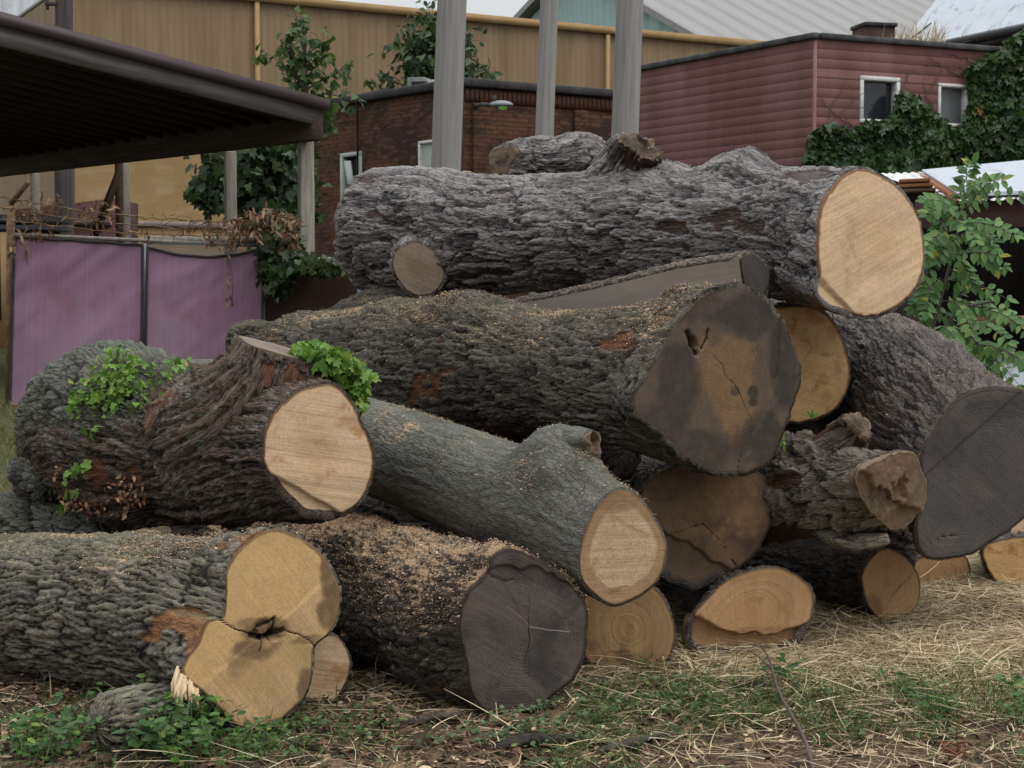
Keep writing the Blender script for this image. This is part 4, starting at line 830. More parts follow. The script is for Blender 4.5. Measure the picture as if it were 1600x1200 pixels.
# ---------------- vines and weeds on and by the logs ----------------
M_vine = ramp_mat('bright_vine_leaves', [(0, (.075, .16, .025)), (.5, (.14, .27, .045)), (.85, (.22, .36, .07)), (1, (.30, .38, .10))], .35, .45, .35)
M_weed = ramp_mat('weed_leaves', [(0, (.030, .075, .018)), (.5, (.055, .13, .03)), (.9, (.10, .20, .045)), (1, (.22, .26, .05))], .32, .42, .4)
M_stem = ramp_mat('green_stems', [(0, (.08, .11, .04)), (1, (.15, .16, .07))], 0, .6)
def stems(name, polys, rad, mat, parent):
    mb = MB()
    for p in polys: mb.tube(p, np.linspace(rad, rad*.5, len(p)), 5)
    o = mb.build(name, mat, parent, True); a = o.data.attributes.new('rnd', 'FLOAT', 'POINT'); a.data.foreach_set('value', rng.random(len(o.data.vertices)).astype(np.float32)); return o
def surf_pick(key, poly, n, front=True):
    S, D = SURF[key]; r = S-CAM; px = 800+F*r[:, 0]/(r[:, 1]*CP-r[:, 2]*SP); py = 600-F*(r[:, 1]*SP+r[:, 2]*CP)/(r[:, 1]*CP-r[:, 2]*SP)
    ok = inpoly(px, py, poly)
    if front: ok &= ((D*(-r/np.linalg.norm(r, axis=1)[:, None])).sum(1) > -.15)
    ix = np.where(ok)[0]
    if len(ix) == 0: return np.zeros((0, 3)), np.zeros((0, 3))
    k = rng.choice(ix, n); return S[k], D[k]
def vine_on(label, parts, loc, shape='lobed', mat=M_vine, extra=None, cat='vine'):
    t = thing('vine', loc, label, cat)
    Ps, Ds, Sz = [], [], []
    for key, poly, n, lift, size in parts:
        S, D = surf_pick(key, poly, n)
        if len(S) == 0: print('no surf', key, label); continue
        Ps.append(S+D*(rng.uniform(.02, 1, len(S))*lift+.02)[:, None]); Ds.append(D); Sz.append(rng.uniform(.35, 1.4, len(S))*size)
    p = np.concatenate(Ps); d = np.concatenate(Ds); s = np.concatenate(Sz); n = len(p)
    nr = d*.7+np.array([0, -.35, .7])+rng.normal(0, .45, (n, 3)); dr = rng.normal(0, 1, (n, 3)); dr[:, 2] -= .5
    leaves('foliage', p, dr, nr, s, shape, mat, t)
    st = []
    for _ in range(max(8, n//30)):
        k = rng.integers(n); q = p[k]-d[k]*.01; near = np.argsort(((p-q)**2).sum(1))[:25]; e = p[rng.choice(near)]-d[k]*.01
        st.append([q, (q+e)/2+d[k]*.015, e])
    if extra: st += extra
    stems('creeper', st, .0028, M_stem, t); return t
EV = vine_on('bright green ivy trailing over the back and down the side of the forked log',
  [('butt', [(175, 560), (200, 555), (235, 590), (290, 590), (300, 605), (240, 625), (160, 635), (110, 640), (150, 600)], 170, .06, .032), ('fork', [(185, 590), (295, 585), (300, 610), (230, 640), (180, 650)], 140, .06, .032),
   ('butt', [(195, 610), (240, 630), (215, 665), (185, 655)], 46, .03, .042), ('butt', [(110, 600), (250, 580), (230, 640), (120, 660)], 90, .03, .026), ('butt', [(150, 665), (170, 665), (135, 760), (105, 800), (95, 790), (125, 720)], 50, .03, .042), ('fork', [(150, 665), (170, 665), (135, 760), (105, 800), (95, 790), (125, 720)], 30, .03, .042)], P(215, 610, 7.1))
S1 = [('limb', [(450, 545), (480, 530), (580, 580), (575, 640), (555, 625), (520, 590)], 60, .04, .05), ('fork', [(500, 575), (580, 580), (580, 645), (555, 625)], 200, .09, .05)]
t = thing('vine', P(530, 575, 6.6), 'bright green ivy clump draped beside the top of the pale oval face', 'vine')
pl = [(452, 545), (478, 533), (520, 545), (556, 562), (580, 585), (570, 615), (566, 642), (548, 612), (520, 588), (490, 566), (462, 556)]
x = rng.uniform(445, 585, 2400); y = rng.uniform(528, 645, 2400); k = inpoly(x, y, pl); x, y = x[k], y[k]
p = np.array([P(a, b, 6.68+.25*(rng.random()-.5)+.0006*(a-500)) for a, b in zip(x, y)]); n = len(p)
nr = rng.normal(0, .5, (n, 3))+np.array([.1, -.5, .8]); leaves('foliage', p, rng.normal(0, 1, (n, 3))-np.array([0, 0, .5]), nr, rng.uniform(.018, .058, n), 'lobed', M_vine, t)
stems('creeper', [[P(460, 556, 6.75), P(510, 580, 6.7), P(545, 605, 6.68), P(566, 640, 6.66)], [P(455, 548, 6.8), P(500, 545, 6.75), P(560, 572, 6.7)]], .003, M_stem, t)

def weed(label, spots, hgt, n_leaf, size, shape='ovate', mat=M_weed, spread=.07, name='weed_plant', cat='weed'):
    base = gpx(*spots[0]); t = thing(name, base, label, cat); Ps = []; st = []
    for s in spots:
        b = gpx(*s)
        for _ in range(3):
            top = b+np.array([rng.normal(0, spread), rng.normal(0, spread), hgt*rng.uniform(.5, 1.1)]); mid = (b+top)/2+rng.normal(0, spread*.25, 3)
            st.append([b, mid, top])
            for u in np.linspace(.25, 1, n_leaf): Ps.append((b*(1-u)**2+2*mid*u*(1-u)+top*u*u)+rng.normal(0, .012, 3))
    p = np.array(Ps); n = len(p); nr = rng.normal(0, .45, (n, 3))+np.array([0, -.35, 1]); dr = rdir(n, -.4, .3)
    leaves('foliage', p, dr, nr, rng.uniform(.6, 1.25, n)*size, shape, mat, t); stems('stem_foliage', st, .0022, M_stem, t); return t
W1 = [(rng.uniform(200, 340), rng.uniform(1135, 1200)) for _ in range(30)]
weed('leafy dark green weeds growing around the small rough stub', W1, .17, 8, .042)
weed('leafy weeds at the corner beside the small rough stub', [(rng.uniform(15, 145), rng.uniform(1150, 1205)) for _ in range(13)], .13, 7, .040)
weed('low weeds under the edge of the two-lobed yellow face', [(rng.uniform(340, 480), rng.uniform(1135, 1190)) for _ in range(16)], .06, 5, .03)
weed('clump of dark green weeds at the edge of the straw', [(rng.uniform(1575, 1625), rng.uniform(1085, 1140)) for _ in range(9)], .14, 8, .032)
weed('tuft of grassy weed in front of the straw', [(rng.uniform(1410, 1500), rng.uniform(1085, 1130)) for _ in range(16)], .09, 9, .035, 'lance')
weed('small sprouting weed in the straw beside the oval face', [(1218, 1065), (1225, 1062)], .10, 4, .07, 'lance')
# trailing vetch runners
for lab, runs in (('trailing weed runner with paired small leaves below the grey ringed face', [[(690, 1165), (790, 1130), (870, 1105), (950, 1085)], [(740, 1172), (840, 1145), (960, 1120)]]),
                  ('trailing weed runner with paired leaves across the grass beneath the tan ringed face', [[(860, 1085), (960, 1080), (1060, 1072), (1140, 1078)], [(900, 1110), (1000, 1100), (1120, 1105)]])):
    t = thing('vine', gpx(*runs[0][0]), lab, 'vine'); Ps = []; Dr = []; st = []
    for r in runs:
        q = np.array([gpx(*a)+np.array([0, 0, .03]) for a in r]); st.append(q)
        for u in np.linspace(0, 1, 70):
            c = np.array([np.interp(u, np.linspace(0, 1, len(q)), q[:, k]) for k in range(3)])+rng.normal(0, .012, 3)
            for s in (-1, 1): Ps.append(c); Dr.append([.3+rng.normal(0, .2), s, .25])
    leaves('foliage', Ps, Dr, rng.normal(0, .3, (len(Ps), 3))+np.array([0, -.2, 1]), rng.uniform(.022, .036, len(Ps)), 'ovate', ramp_mat('pale_vetch', [(0, (.06, .11, .05)), (1, (.15, .22, .10))], .3), t); stems('creeper', st, .002, M_stem, t)
# small sprig between faces
t = thing('sprig', P(1268, 640, 7.75), 'green sprig sticking up against the bottom of the bright orange round face', 'sprig')
leaves('foliage', [P(1268, 655, 7.7)]*3+[P(1225, 690, 7.3)]*6, [[-.3, 0, .6], [.1, 0, 1], [.5, 0, .5]]+[list(v) for v in rng.normal(0, 1, (6, 3))], [[0, -1, .3]]*9, .05, 'lance', M_vine, t)

# ---------------- trees ----------------
M_tree = ramp_mat('tree_leaves', [(0, (.035, .070, .025)), (.5, (.060, .11, .035)), (.9, (.10, .165, .055)), (1, (.15, .19, .06))], .3, .5)
M_shrub = ramp_mat('dark_shrub_leaves', [(0, (.022, .040, .017)), (.6, (.042, .075, .028)), (1, (.085, .13, .05))], .25, .5)
gt = G('sapling_bark'); gt.bsdf(gt.mix(gt.noise(gt.attr('wc'), 30, 3), (.06, .05, .04), (.14, .12, .10)), .85); M_twig = gt.mat
def px_line(pts, d, n=10):
    pts = np.array(pts, float); t = np.linspace(0, 1, n); ts = np.linspace(0, 1, len(pts))
    return np.array([P(np.interp(u, ts, pts[:, 0]), np.interp(u, ts, pts[:, 1]), d) for u in t])
def sapling(name, label, d, trunk, branches, n_per, size, shape, mat, fill=(), depth=.5, cat='tree', r0=.05, twig_r=.10):
    """trunk/branches are polylines; leaves cluster round twigs, fill = (polygon, count) foliage volumes"""
    b = px_line(trunk, d)[0]; t = thing(name, (b[0], b[1], b[2]), label, cat)
    mb = MB(); q = px_line(trunk, d, 14); mb.tube(q, np.linspace(r0, r0*.25, 14), 8); Ps = []
    for br in branches:
        off = rng.uniform(-depth, depth); l = px_line(br, d, 10); l[:, 1] += np.linspace(0, off, 10); mb.tube(l, np.linspace(r0*.3, r0*.08, 10), 5)
        for u in rng.uniform(.15, 1, n_per):
            k = u*9; a = l[int(k)]+(l[min(int(k)+1, 9)]-l[int(k)])*(k % 1); tip = a+rng.normal(0, twig_r, 3); mb.tube([a, tip], [.006, .003], 4, False)
            for _ in range(4): Ps.append(tip+rng.normal(0, twig_r*.45, 3))
    for poly, cnt, dd in fill:
        xs_, ys_ = zip(*poly); x = rng.uniform(min(xs_), max(xs_), cnt*3); y = rng.uniform(min(ys_), max(ys_), cnt*3); k = inpoly(x, y, poly)
        for a, bb in list(zip(x[k], y[k]))[:cnt]: Ps.append(P(a, bb, d)+np.array([0, rng.normal(0, dd), 0])+rng.normal(0, .05, 3))
    mb.build('trunk', M_twig, t, True)
    p = np.array(Ps); n = len(p); cl = fbm(p*1.8, 2, 55)
    keep = cl+rng.random(n)*.6 > -.05 if fill else np.ones(n, bool); p = p[keep]; n = len(p)
    nr = rng.normal(0, .55, (n, 3))+np.array([0, -.45, .8]); dr = rng.normal(0, .8, (n, 3))-np.array([0, 0, .7])
    leaves('crown', p, dr, nr, rng.uniform(.6, 1.25, n)*size, shape, mat, t); return t
sapling('maple_sapling', 'young maple sprouting up past the corner of the open shed roof', 23.8, [(488, 420), (484, 300), (480, 160), (476, 60), (474, 28)],
  [[(478, 130), (455, 110), (432, 92), (412, 78)], [(480, 120), (462, 95), (450, 75), (442, 72)], [(478, 90), (490, 75), (505, 68), (512, 62)], [(479, 140), (505, 125), (530, 118), (548, 100)], [(480, 150), (510, 145), (535, 150), (548, 155)], [(476, 80), (470, 60), (474, 40), (476, 28)], [(477, 110), (472, 90), (482, 70), (480, 50)], [(480, 140), (465, 125), (455, 120), (440, 115)], [(482, 175), (500, 165), (515, 170), (520, 190)], [(482, 180), (495, 200), (505, 205), (508, 212)], [(478, 110), (492, 105), (500, 95), (506, 85)]], 8, .135, 'lobed', M_tree, depth=.4, twig_r=.11)
sapling('maple_shrub', 'dense dark green maple shrub behind the grey shed posts', 25.5, [(410, 420), (412, 330), (415, 260), (420, 230)], [[(412, 330), (380, 310), (340, 300), (305, 295)], [(414, 290), (370, 270), (345, 250)], [(414, 280), (450, 260), (465, 250)]], 20, .19, 'lobed', M_shrub,
  fill=[([(330, 238), (370, 225), (480, 215), (490, 340), (430, 345), (380, 340), (340, 325), (352, 290), (325, 275)], 2300, .5), ([(300, 290), (335, 280), (365, 290), (360, 320), (320, 318), (300, 305)], 320, .3)], depth=.6)
sapling('roof_tree', 'dark leafy tree rising behind the brick building and partly hidden by the thickest grey pole', 31.5, [(672, 230), (672, 120), (674, 50), (676, 18)],
  [[(672, 110), (655, 90), (640, 85), (632, 78)], [(672, 95), (660, 70), (655, 48)], [(674, 60), (676, 40), (676, 20)], [(673, 100), (700, 90), (722, 70), (732, 55)], [(672, 130), (650, 140), (625, 130), (600, 120)], [(672, 135), (640, 148), (612, 150), (590, 158)], [(673, 110), (710, 105), (728, 112), (735, 125)], [(674, 130), (720, 140), (755, 132), (770, 125)], [(672, 120), (662, 100), (650, 105)], [(674, 80), (684, 65), (695, 50)]], 34, .20, 'ovate', M_shrub, fill=[([(650, 60), (668, 30), (684, 25), (690, 60), (735, 60), (725, 130), (650, 130), (636, 95)], 520, .5)], depth=.5, twig_r=.18)
# compound leaved sapling by the lean-to
M_sap = ramp_mat('fresh_sapling_leaves', [(0, (.045, .11, .03)), (.5, (.085, .185, .05)), (.88, (.15, .28, .085)), (.94, (.19, .29, .08)), (1, (.42, .34, .05))], .35, .45)
def compound(label, d, stemlines, fronds, size=.084):
    b = px_line(stemlines[0], d)[0]; t = thing('sapling', (b[0], b[1], float(gh(b[0], b[1]))), label, 'sapling'); mb = MB(); Ps, Dr, Nr, Sz = [], [], [], []
    for s in stemlines: mb.tube(px_line(s, d, 12), np.linspace(.016, .006, 12), 6)
    for (x0, y0, x1, y1, npair) in fronds:
        off = rng.uniform(-.35, .35); a = P(x0, y0, d+off*.5); e = P(x1, y1, d+off*1.2-.1); L = np.linalg.norm(e-a); u = np.linspace(0, 1, npair+1)
        sag = np.array([0, 0, .10*L]); l = [a+(e-a)*k+sag*4*k*(1-k) for k in u]; mb.tube(l, np.linspace(.004, .002, len(l)), 5)
        dv = unit(e-a); sv = unit(np.cross(dv, [0, -.8, .6]))
        for k in range(1, len(l)):
            for s in (-1, 1): Ps.append(l[k]); Dr.append(dv*.35+sv*s+rng.normal(0, .15, 3)-np.array([0, 0, .35])); Nr.append(np.array([0, -.75, .65])+rng.normal(0, .25, 3)); Sz.append(size*rng.uniform(.75, 1.2)*(1-.35*(k/len(l)-.4)**2*2))
        Ps.append(l[-1]); Dr.append(dv); Nr.append([0, -.7, .7]); Sz.append(size)
    mb.build('trunk', M_twig, t, True); leaves('crown', Ps, Dr, Nr, np.array(Sz), 'ovate', M_sap, t); return t
fr = []
for (x0, y0, x1, y1) in [(1505, 325, 1510, 262), (1500, 330, 1540, 290), (1500, 335, 1575, 300), (1495, 340, 1450, 330), (1500, 345, 1450, 315), (1500, 350, 1555, 365), (1505, 350, 1585, 360), (1490, 370, 1455, 395), (1500, 370, 1550, 395), (1500, 385, 1570, 420), (1490, 390, 1445, 420), (1485, 410, 1560, 400), (1480, 420, 1535, 460), (1480, 430, 1440, 460), (1475, 440, 1570, 455), (1475, 460, 1520, 510), (1470, 470, 1425, 490), (1475, 480, 1560, 500), (1470, 490, 1430, 520), (1480, 500, 1530, 560), (1500, 500, 1600, 490), (1540, 500, 1615, 515), (1520, 520, 1590, 540), (1530, 540, 1600, 610), (1510, 540, 1560, 590), (1540, 545, 1615, 575), (1470, 380, 1450, 360), (1500, 400, 1530, 440), (1470, 520, 1510, 560), (1460, 505, 1490, 545), (1490, 340, 1520, 380), (1485, 440, 1500, 480), (1460, 450, 1445, 500), (1480, 355, 1470, 395)]:
    for _ in range(int(rng.random() < .55)+1):
        j = rng.normal(0, 9, 4); fr.append((x0+j[0], y0+j[1], x1+j[2], y1+j[3], int(rng.integers(6, 9))))
compound('fresh green sapling with paired leaflets growing beside the big pale face', 10.6, [[(1440, 620), (1455, 520), (1480, 430), (1502, 340), (1508, 300)], [(1455, 540), (1500, 480), (1560, 470)], [(1460, 560), (1520, 530), (1580, 560)], [(1440, 600), (1430, 500), (1450, 400)]], fr)
# ---------------- materials of the setting ----------------
def simple(name, c0, c1, scale=4, streak=(1, 1, 1), rough=.8, bump=.2, spec=.25, metal=0., dirt=None, dirt_amt=.5):
    g = G(name); wc = g.attr('wc'); v = g.vm('MULTIPLY', wc, streak); n = g.noise(v, scale, 4, .6); n2 = g.noise(wc, 40, 3, .6)
    c = g.mix(g.sst(n, .3, .7), c0, c1)
    if dirt: c = g.mix(g.mul(g.sst(g.noise(g.vm('ADD', v, (5, 9, 1)), scale*.7, 5, .65), .5, .72), dirt_amt), c, dirt)
    c = g.mix(g.mul(n2, .2), c, [x*.5 for x in c0])
    g.bsdf(c, rough, g.bump(g.add(n, g.mul(n2, .3)), bump, .01), spec, metal); return g.mat
M_oldwood = simple('weathered_grey_timber', (.08, .073, .069), (.15, .14, .133), 3, (.4, 7, 7), .85, .35, dirt=(.06, .052, .046))
M_post = simple('grey_post_timber', (.20, .185, .155), (.32, .29, .245), 4, (5, 5, .5), .85, .35, dirt=(.10, .09, .07))
M_darkw = simple('dark_roof_boards', (.040, .027, .02), (.075, .05, .036), 3, (.6, 6, 6), .9, .2)
M_fascia = simple('brown_painted_metal', (.060, .042, .045), (.080, .058, .06), 2, (1, 1, 1), .5, .1)
M_rust = simple('rusty_pipe', (.10, .055, .03), (.22, .14, .075), 12, (1, 1, 1), .8, .3, dirt=(.26, .22, .17))
M_galv = simple('galvanised_metal', (.20, .205, .21), (.30, .31, .32), 6, (1, 1, 1), .45, .1, .5, .5)
M_yel = simple('mustard_siding', (.215, .150, .082), (.275, .198, .115), .5, (5, .5, 1), .7, .1, dirt=(.18, .11, .05), dirt_amt=.6)
M_yelL = simple('tan_painted_block', (.42, .275, .125), (.51, .345, .17), 1.5, (1, 1, 1), .8, .2, dirt=(.56, .41, .24), dirt_amt=.5)
M_yeltrim = simple('ochre_trim', (.30, .19, .085), (.36, .235, .11), 3, (1, 1, 1), .7, .1)
M_capl = simple('mauve_coping', (.22, .17, .16), (.31, .25, .24), 3, (1, 1, 1), .8, .2)
def brick_mat(name, c1, c2, mort, dark, damt):
    g = G(name); wc = g.attr('wc'); b = g.node('TexBrick'); g.set(b.inputs['Vector'], wc)
    for k, v in (('Color1', c1), ('Color2', c2), ('Mortar', mort)): b.inputs[k].default_value = v+(1,)
    b.inputs['Scale'].default_value = 1; b.inputs['Mortar Size'].default_value = .007; b.inputs['Brick Width'].default_value = .215; b.inputs['Row Height'].default_value = .075; b.inputs['Mortar Smooth'].default_value = .2; b.inputs['Bias'].default_value = -.1
    n = g.noise(wc, 1.1, 5, .68); n2 = g.noise(g.vm('MULTIPLY', wc, (4.6, 13.3, 1)), 1, 2, .7)
    u, v_, _ = g.sep(wc)
    c = g.mix(g.sst(g.add(n, g.mul(g.add(n2, -.5), .75)), .44, .62), b.outputs[0], dark)
    c = g.mix(g.mul(g.sst(v_, 2.6, 1.2), .6), c, (.075, .04, .03))
    c = g.mix(g.mul(b.outputs[1], .6), c, mort)
    g.bsdf(c, .9, g.bump(g.add(g.mul(b.outputs[1], -1), g.mul(n2, .3)), .6, .012), .2); return g.mat
M_brick = brick_mat('sooty_orange_brick', (.130, .060, .034), (.085, .042, .027), (.040, .030, .025), (.040, .023, .019), .5)
M_brickd = brick_mat('dark_chimney_brick', (.10, .07, .06), (.06, .045, .04), (.04, .03, .03), (.04, .03, .03), .5)
M_cop = simple('dark_coping', (.025, .024, .025), (.055, .05, .05), 3, (1, 1, 1), .7, .2)
M_red = simple('faded_maroon_siding', (.210, .092, .090), (.315, .165, .168), 1.0, (1.0, .14, 1), .75, .08, dirt=(.15, .085, .062), dirt_amt=.55)
M_white = simple('flaking_white_paint', (.55, .55, .54), (.72, .72, .71), 9, (1, 1, 1), .75, .3, dirt=(.18, .15, .13), dirt_amt=.6)
g = G('dusty_glass'); n = g.noise(g.attr('wc'), 3, 3); g.bsdf(g.mix(n, (.012, .013, .018), (.035, .036, .045)), .12, None, .6); M_glass = g.mat
g = G('hazy_glass'); n = g.noise(g.attr('wc'), 2, 3); g.bsdf(g.mix(n, (.09, .095, .10), (.16, .165, .17)), .35, None, .5); M_haze = g.mat
M_teal = simple('pale_teal_cladding', (.29, .42, .40), (.36, .49, .47), 1.5, (2, .3, 1), .7, .1)
M_board = simple('pale_green_board', (.42, .46, .42), (.50, .54, .50), 3, (1, 1, 1), .7, .05)
def rib_mat(name, c0, c1, per, amp=.5, rough=.5, dirt=None, damt=.5, axis_i=0, spec=.4):
    g = G(name); wc = g.attr('wc'); x = g.sep(wc)[axis_i]; s = g.m('SINE', g.mul(x, 2*math.pi/per)); n = g.noise(wc, .6, 5, .65); n2 = g.noise(g.vm('MULTIPLY', wc, (4, .5, 1)), 1.2, 4, .6)
    c = g.mix(n, c0, c1)
    if dirt: c = g.mix(g.mul(g.sst(g.add(g.mul(n, .4), g.mul(n2, .6)), .50, .66), damt), c, dirt)
    g.bsdf(c, rough, g.bump(s, amp, .05), spec); return g.mat
M_groof = rib_mat('pale_grey_metal_roof', (.22, .215, .21), (.29, .283, .278), .9, .9, .7, (.18, .165, .155), .4)
M_wroof = rib_mat('worn_white_roof', (.36, .39, .435), (.44, .47, .515), .6, .05, .8, (.14, .14, .145), .8)
M_wwall = rib_mat('white_ribbed_wall', (.50, .54, .58), (.58, .62, .66), .55, .9, .6)
M_wsheet = rib_mat('white_painted_metal_sheet', (.38, .415, .465), (.45, .485, .535), .5, .05, .6, (.24, .255, .29), .5)

# ---------------- open shed with sloping roof ----------------
N0 = P(508, 157, 20.5); EV_ = unit([-6.3, 6.8, 0]); RK = P(-330, -66, 15.9)-N0; RK[2] = RK[2]; RKu = unit(RK); Lr = np.linalg.norm(RK)
UPN = unit(np.cross(EV_, RKu)); UPN = UPN if UPN[2] > 0 else -UPN
shed = thing('open_shed', P(478, 700, 20.8)*np.array([1, 1, 0])+np.array([0, 0, .4]), 'open timber shed with a sloping brown metal roof on grey posts behind the purple screen', 'shed')
def slab(name, mat, a, L1, L2, thick, drop, u1=None, u2=None, W=None):
    u1 = RKu if u1 is None else u1; u2 = EV_ if u2 is None else u2
    c = a+u1*L1/2+u2*L2/2-UPN*(drop+thick/2); mb = MB(); mb.box(c, u1*L1/2, u2*L2/2, UPN*thick/2); return mb.build(name, mat, shed)
slab('roof', M_fascia, N0-EV_*.12, Lr, 9.6, .13, 0)
slab('ceiling', M_darkw, N0+RKu*.12+EV_*.10, Lr-.2, 9.2, .05, .136)
o = slab('rake_board', M_oldwood, N0+RKu*.10-EV_*.05, Lr-.1, .07, .21, .135)
mb = MB()
for k in range(1, 22): mb.box(N0+RKu*Lr/2+EV_*(.45*k)-UPN*.23, RKu*(Lr/2-.2), EV_*.025, UPN*.05)
mb.build('rafter', M_darkw, shed)
bz = P(500, 221, 20.55)[2]
mb = MB(); a = N0+EV_*.0+RKu*.16; a[2] = bz+.17; mb.box(a+EV_*4.7, EV_*4.75, np.cross(EV_, [0, 0, 1])*.09, [0, 0, .17], .01); mb.build('eave_beam', M_darkw, shed)
def post_at(px, d, wpx, mat=M_post, name='post'):
    c = P(px, 300, d); w = wpx*d/F/2; z0 = float(gh(c[0], c[1])); mb = MB(); ax = np.array([.93, .36, 0])*w; ay = np.array([-.36, .93, 0])*w
    mb.box([c[0], c[1], (z0+bz)/2+.0], ax, ay, [0, 0, (bz-z0)/2+.02], .012); V = mb; return mb.build(name, mat, shed)
for px, d, w in ((478, 20.75, 22), (360, 22.3, 17), (195, 24.5, 14), (55, 26.6, 13)): post_at(px, d, w)
mb = MB(); a = P(187, 275, 24.4); mb.box(P(187, 360, 24.4), [.05, .02, 0], [-.02, .05, 0], [0, 0, 1.2]); mb.build('post_shadow_board', M_darkw, shed).name = 'post'  # dark board stands in for the post's shaded side; no separate post
mb = MB(); a = P(187, 268, 24.3); b = P(146, 372, 24.3); d = (b-a); mb.box((a+b)/2, d/2, unit(np.cross(d, [0, 1, 0]))*.05, [0, .05, 0]); mb.build('brace', M_darkw, shed)

# ---------------- purple screen on a chain-link fence ----------------
fence = thing('screen_fence', P(218, 640, 16.4), 'chain-link fence hung with faded purple screening cloth and topped by barbed wire', 'fence')
FA, FB = P(16, 632, 16.1), P(412, 632, 16.9)
def fpt(px, py, off=0.):   # point on the fence plane
    n = unit(np.cross(FB-FA, [0, 0, 1])); return plane_pt(px, py, FA, n)+n*off*(1 if n[1] < 0 else -1)
g = G('faded_purple_cloth'); wc = g.attr('wc'); s1 = g.noise(g.vm('MULTIPLY', wc, (38, .4, 1)), 1, 3, .7); s2 = g.noise(g.vm('MULTIPLY', wc, (1.2, .7, 1)), 1, 4, .6); wv = g.noise(g.vm('MULTIPLY', wc, (160, 160, 1)), 1, 1)
c = g.mix(g.sst(s2, .25, .78), (.205, .110, .170), (.255, .165, .222)); c = g.mix(g.mul(g.sst(s1, .35, .7), .30), c, (.31, .215, .28)); c = g.mix(g.mul(g.sst(g.noise(wc, 2.3, 4), .55, .7), .4), c, (.20, .065, .10))
g.bsdf(c, .85, g.bump(g.add(s1, wv), .25, .006), .2); M_purple = g.mat
M_hem = simple('dark_hem', (.03, .026, .03), (.05, .045, .05), 8, (1, 1, 1), .9, .1)
def cloth(tl, tr, bl, br, sag, seed, nx=90, ny=70):
    V = []; W = []
    for j in range(ny+1):
        for i in range(nx+1):
            u, v = i/nx, j/ny
            x = (tl[0]*(1-u)+tr[0]*u)*(1-v)+(bl[0]*(1-u)+br[0]*u)*v; y = (tl[1]*(1-u)+tr[1]*u)*(1-v)+(bl[1]*(1-u)+br[1]*u)*v
            y += sag*4*u*(1-u)*(1-v)**3+.5*math.sin(u*23+seed)*(1-v)**6
            V.append((x, y)); W.append((u*(tr[0]-tl[0])*.0066, v*1.75, 0))
    W = np.array(W); W[:, 0] += seed*5; pr = np.stack([W[:, 0]*1.6, W[:, 1]*1.2, W[:, 0]*0+seed], -1)
    diag = np.stack([(W[:, 0]+W[:, 1])*3.5, (W[:, 0]-W[:, 1])*.9, W[:, 0]*0+seed], -1)
    top = np.exp(-W[:, 1]*1.1)
    off = .022*fbm(pr, 3, seed)+.035*fbm(diag, 2, seed+4)*(.3+top)+.05
    P3 = np.array([fpt(a, b, float(o)) for (a, b), o in zip(V, off)])
    i = np.arange(ny)[:, None]*(nx+1); j = np.arange(nx)[None]; q = np.stack([i+j, i+j+nx+1, i+j+nx+2, i+j+1], -1).reshape(-1, 4)
    o = mesh_obj('screening_cloth', P3, q, M_purple, fence, True, {'wc': W}); G_ = P3.reshape(ny+1, nx+1, 3)
    for nm, line in (('hem', G_[0]), ('hem', G_[:, 0]), ('hem', G_[:, -1])):
        mb = MB(); l = line[::3]+np.array([0, -.012, 0]); mb.tube(l, .014, 6); mb.build(nm, M_hem, o, True)
    return o
cloth((23, 370), (223, 383), (16, 632), (220, 640), 0, 1); cloth((230, 386), (410, 388), (226, 640), (408, 645), 14, 2)
def pipe(name, p, r, mat=M_rust, par=fence, n=10): mb = MB(); mb.tube(p, r, n); return mb.build(name, mat, par, True)
pipe('post', [fpt(15, 640, -.05), fpt(17, 318, -.05)], .042); pipe('arm', [fpt(17, 318, -.05), fpt(42, 289, .45)], .028)
pipe('post', [fpt(226, 650, -.06), fpt(227, 380, -.06)], .03, M_galv); pipe('post', [fpt(410, 660, -.06), fpt(409, 340, -.06)], .045, M_galv)
pipe('rail', [fpt(17, 366, -.05), fpt(409, 384, -.05)], .021, M_post); pipe('rail', [fpt(225, 375, -.09), fpt(412, 377, -.09)], .05, M_post)
mb = MB()
for k in range(60):   # chain link showing over the sagging cloth
    u = k/59; x = 230+178*u
    mb.tube([fpt(x, 380, 0), fpt(x+9, 402, 0)], .004, 4, False); mb.tube([fpt(x+9, 380, .005), fpt(x, 402, .005)], .004, 4, False)
mb.build('chain_link', M_galv, fence)
mb = MB()
for (x0, y0, x1, y1, sg) in ((-40, 300, 410, 345, 14), (-40, 318, 410, 358, 12), (-40, 338, 410, 368, 10)):
    l = [fpt(x0+(x1-x0)*u, y0+(y1-y0)*u+sg*4*u*(1-u)+rng.normal(0, 1), .25*(1-u)) for u in np.linspace(0, 1, 40)]; mb.tube(l, .006, 4)
    for q in l[::1]: mb.tube([q+rng.normal(0, .03, 3), q-rng.normal(0, .03, 3)], .004, 4, False)
mb.build('barbed_wire', M_rust, fence)
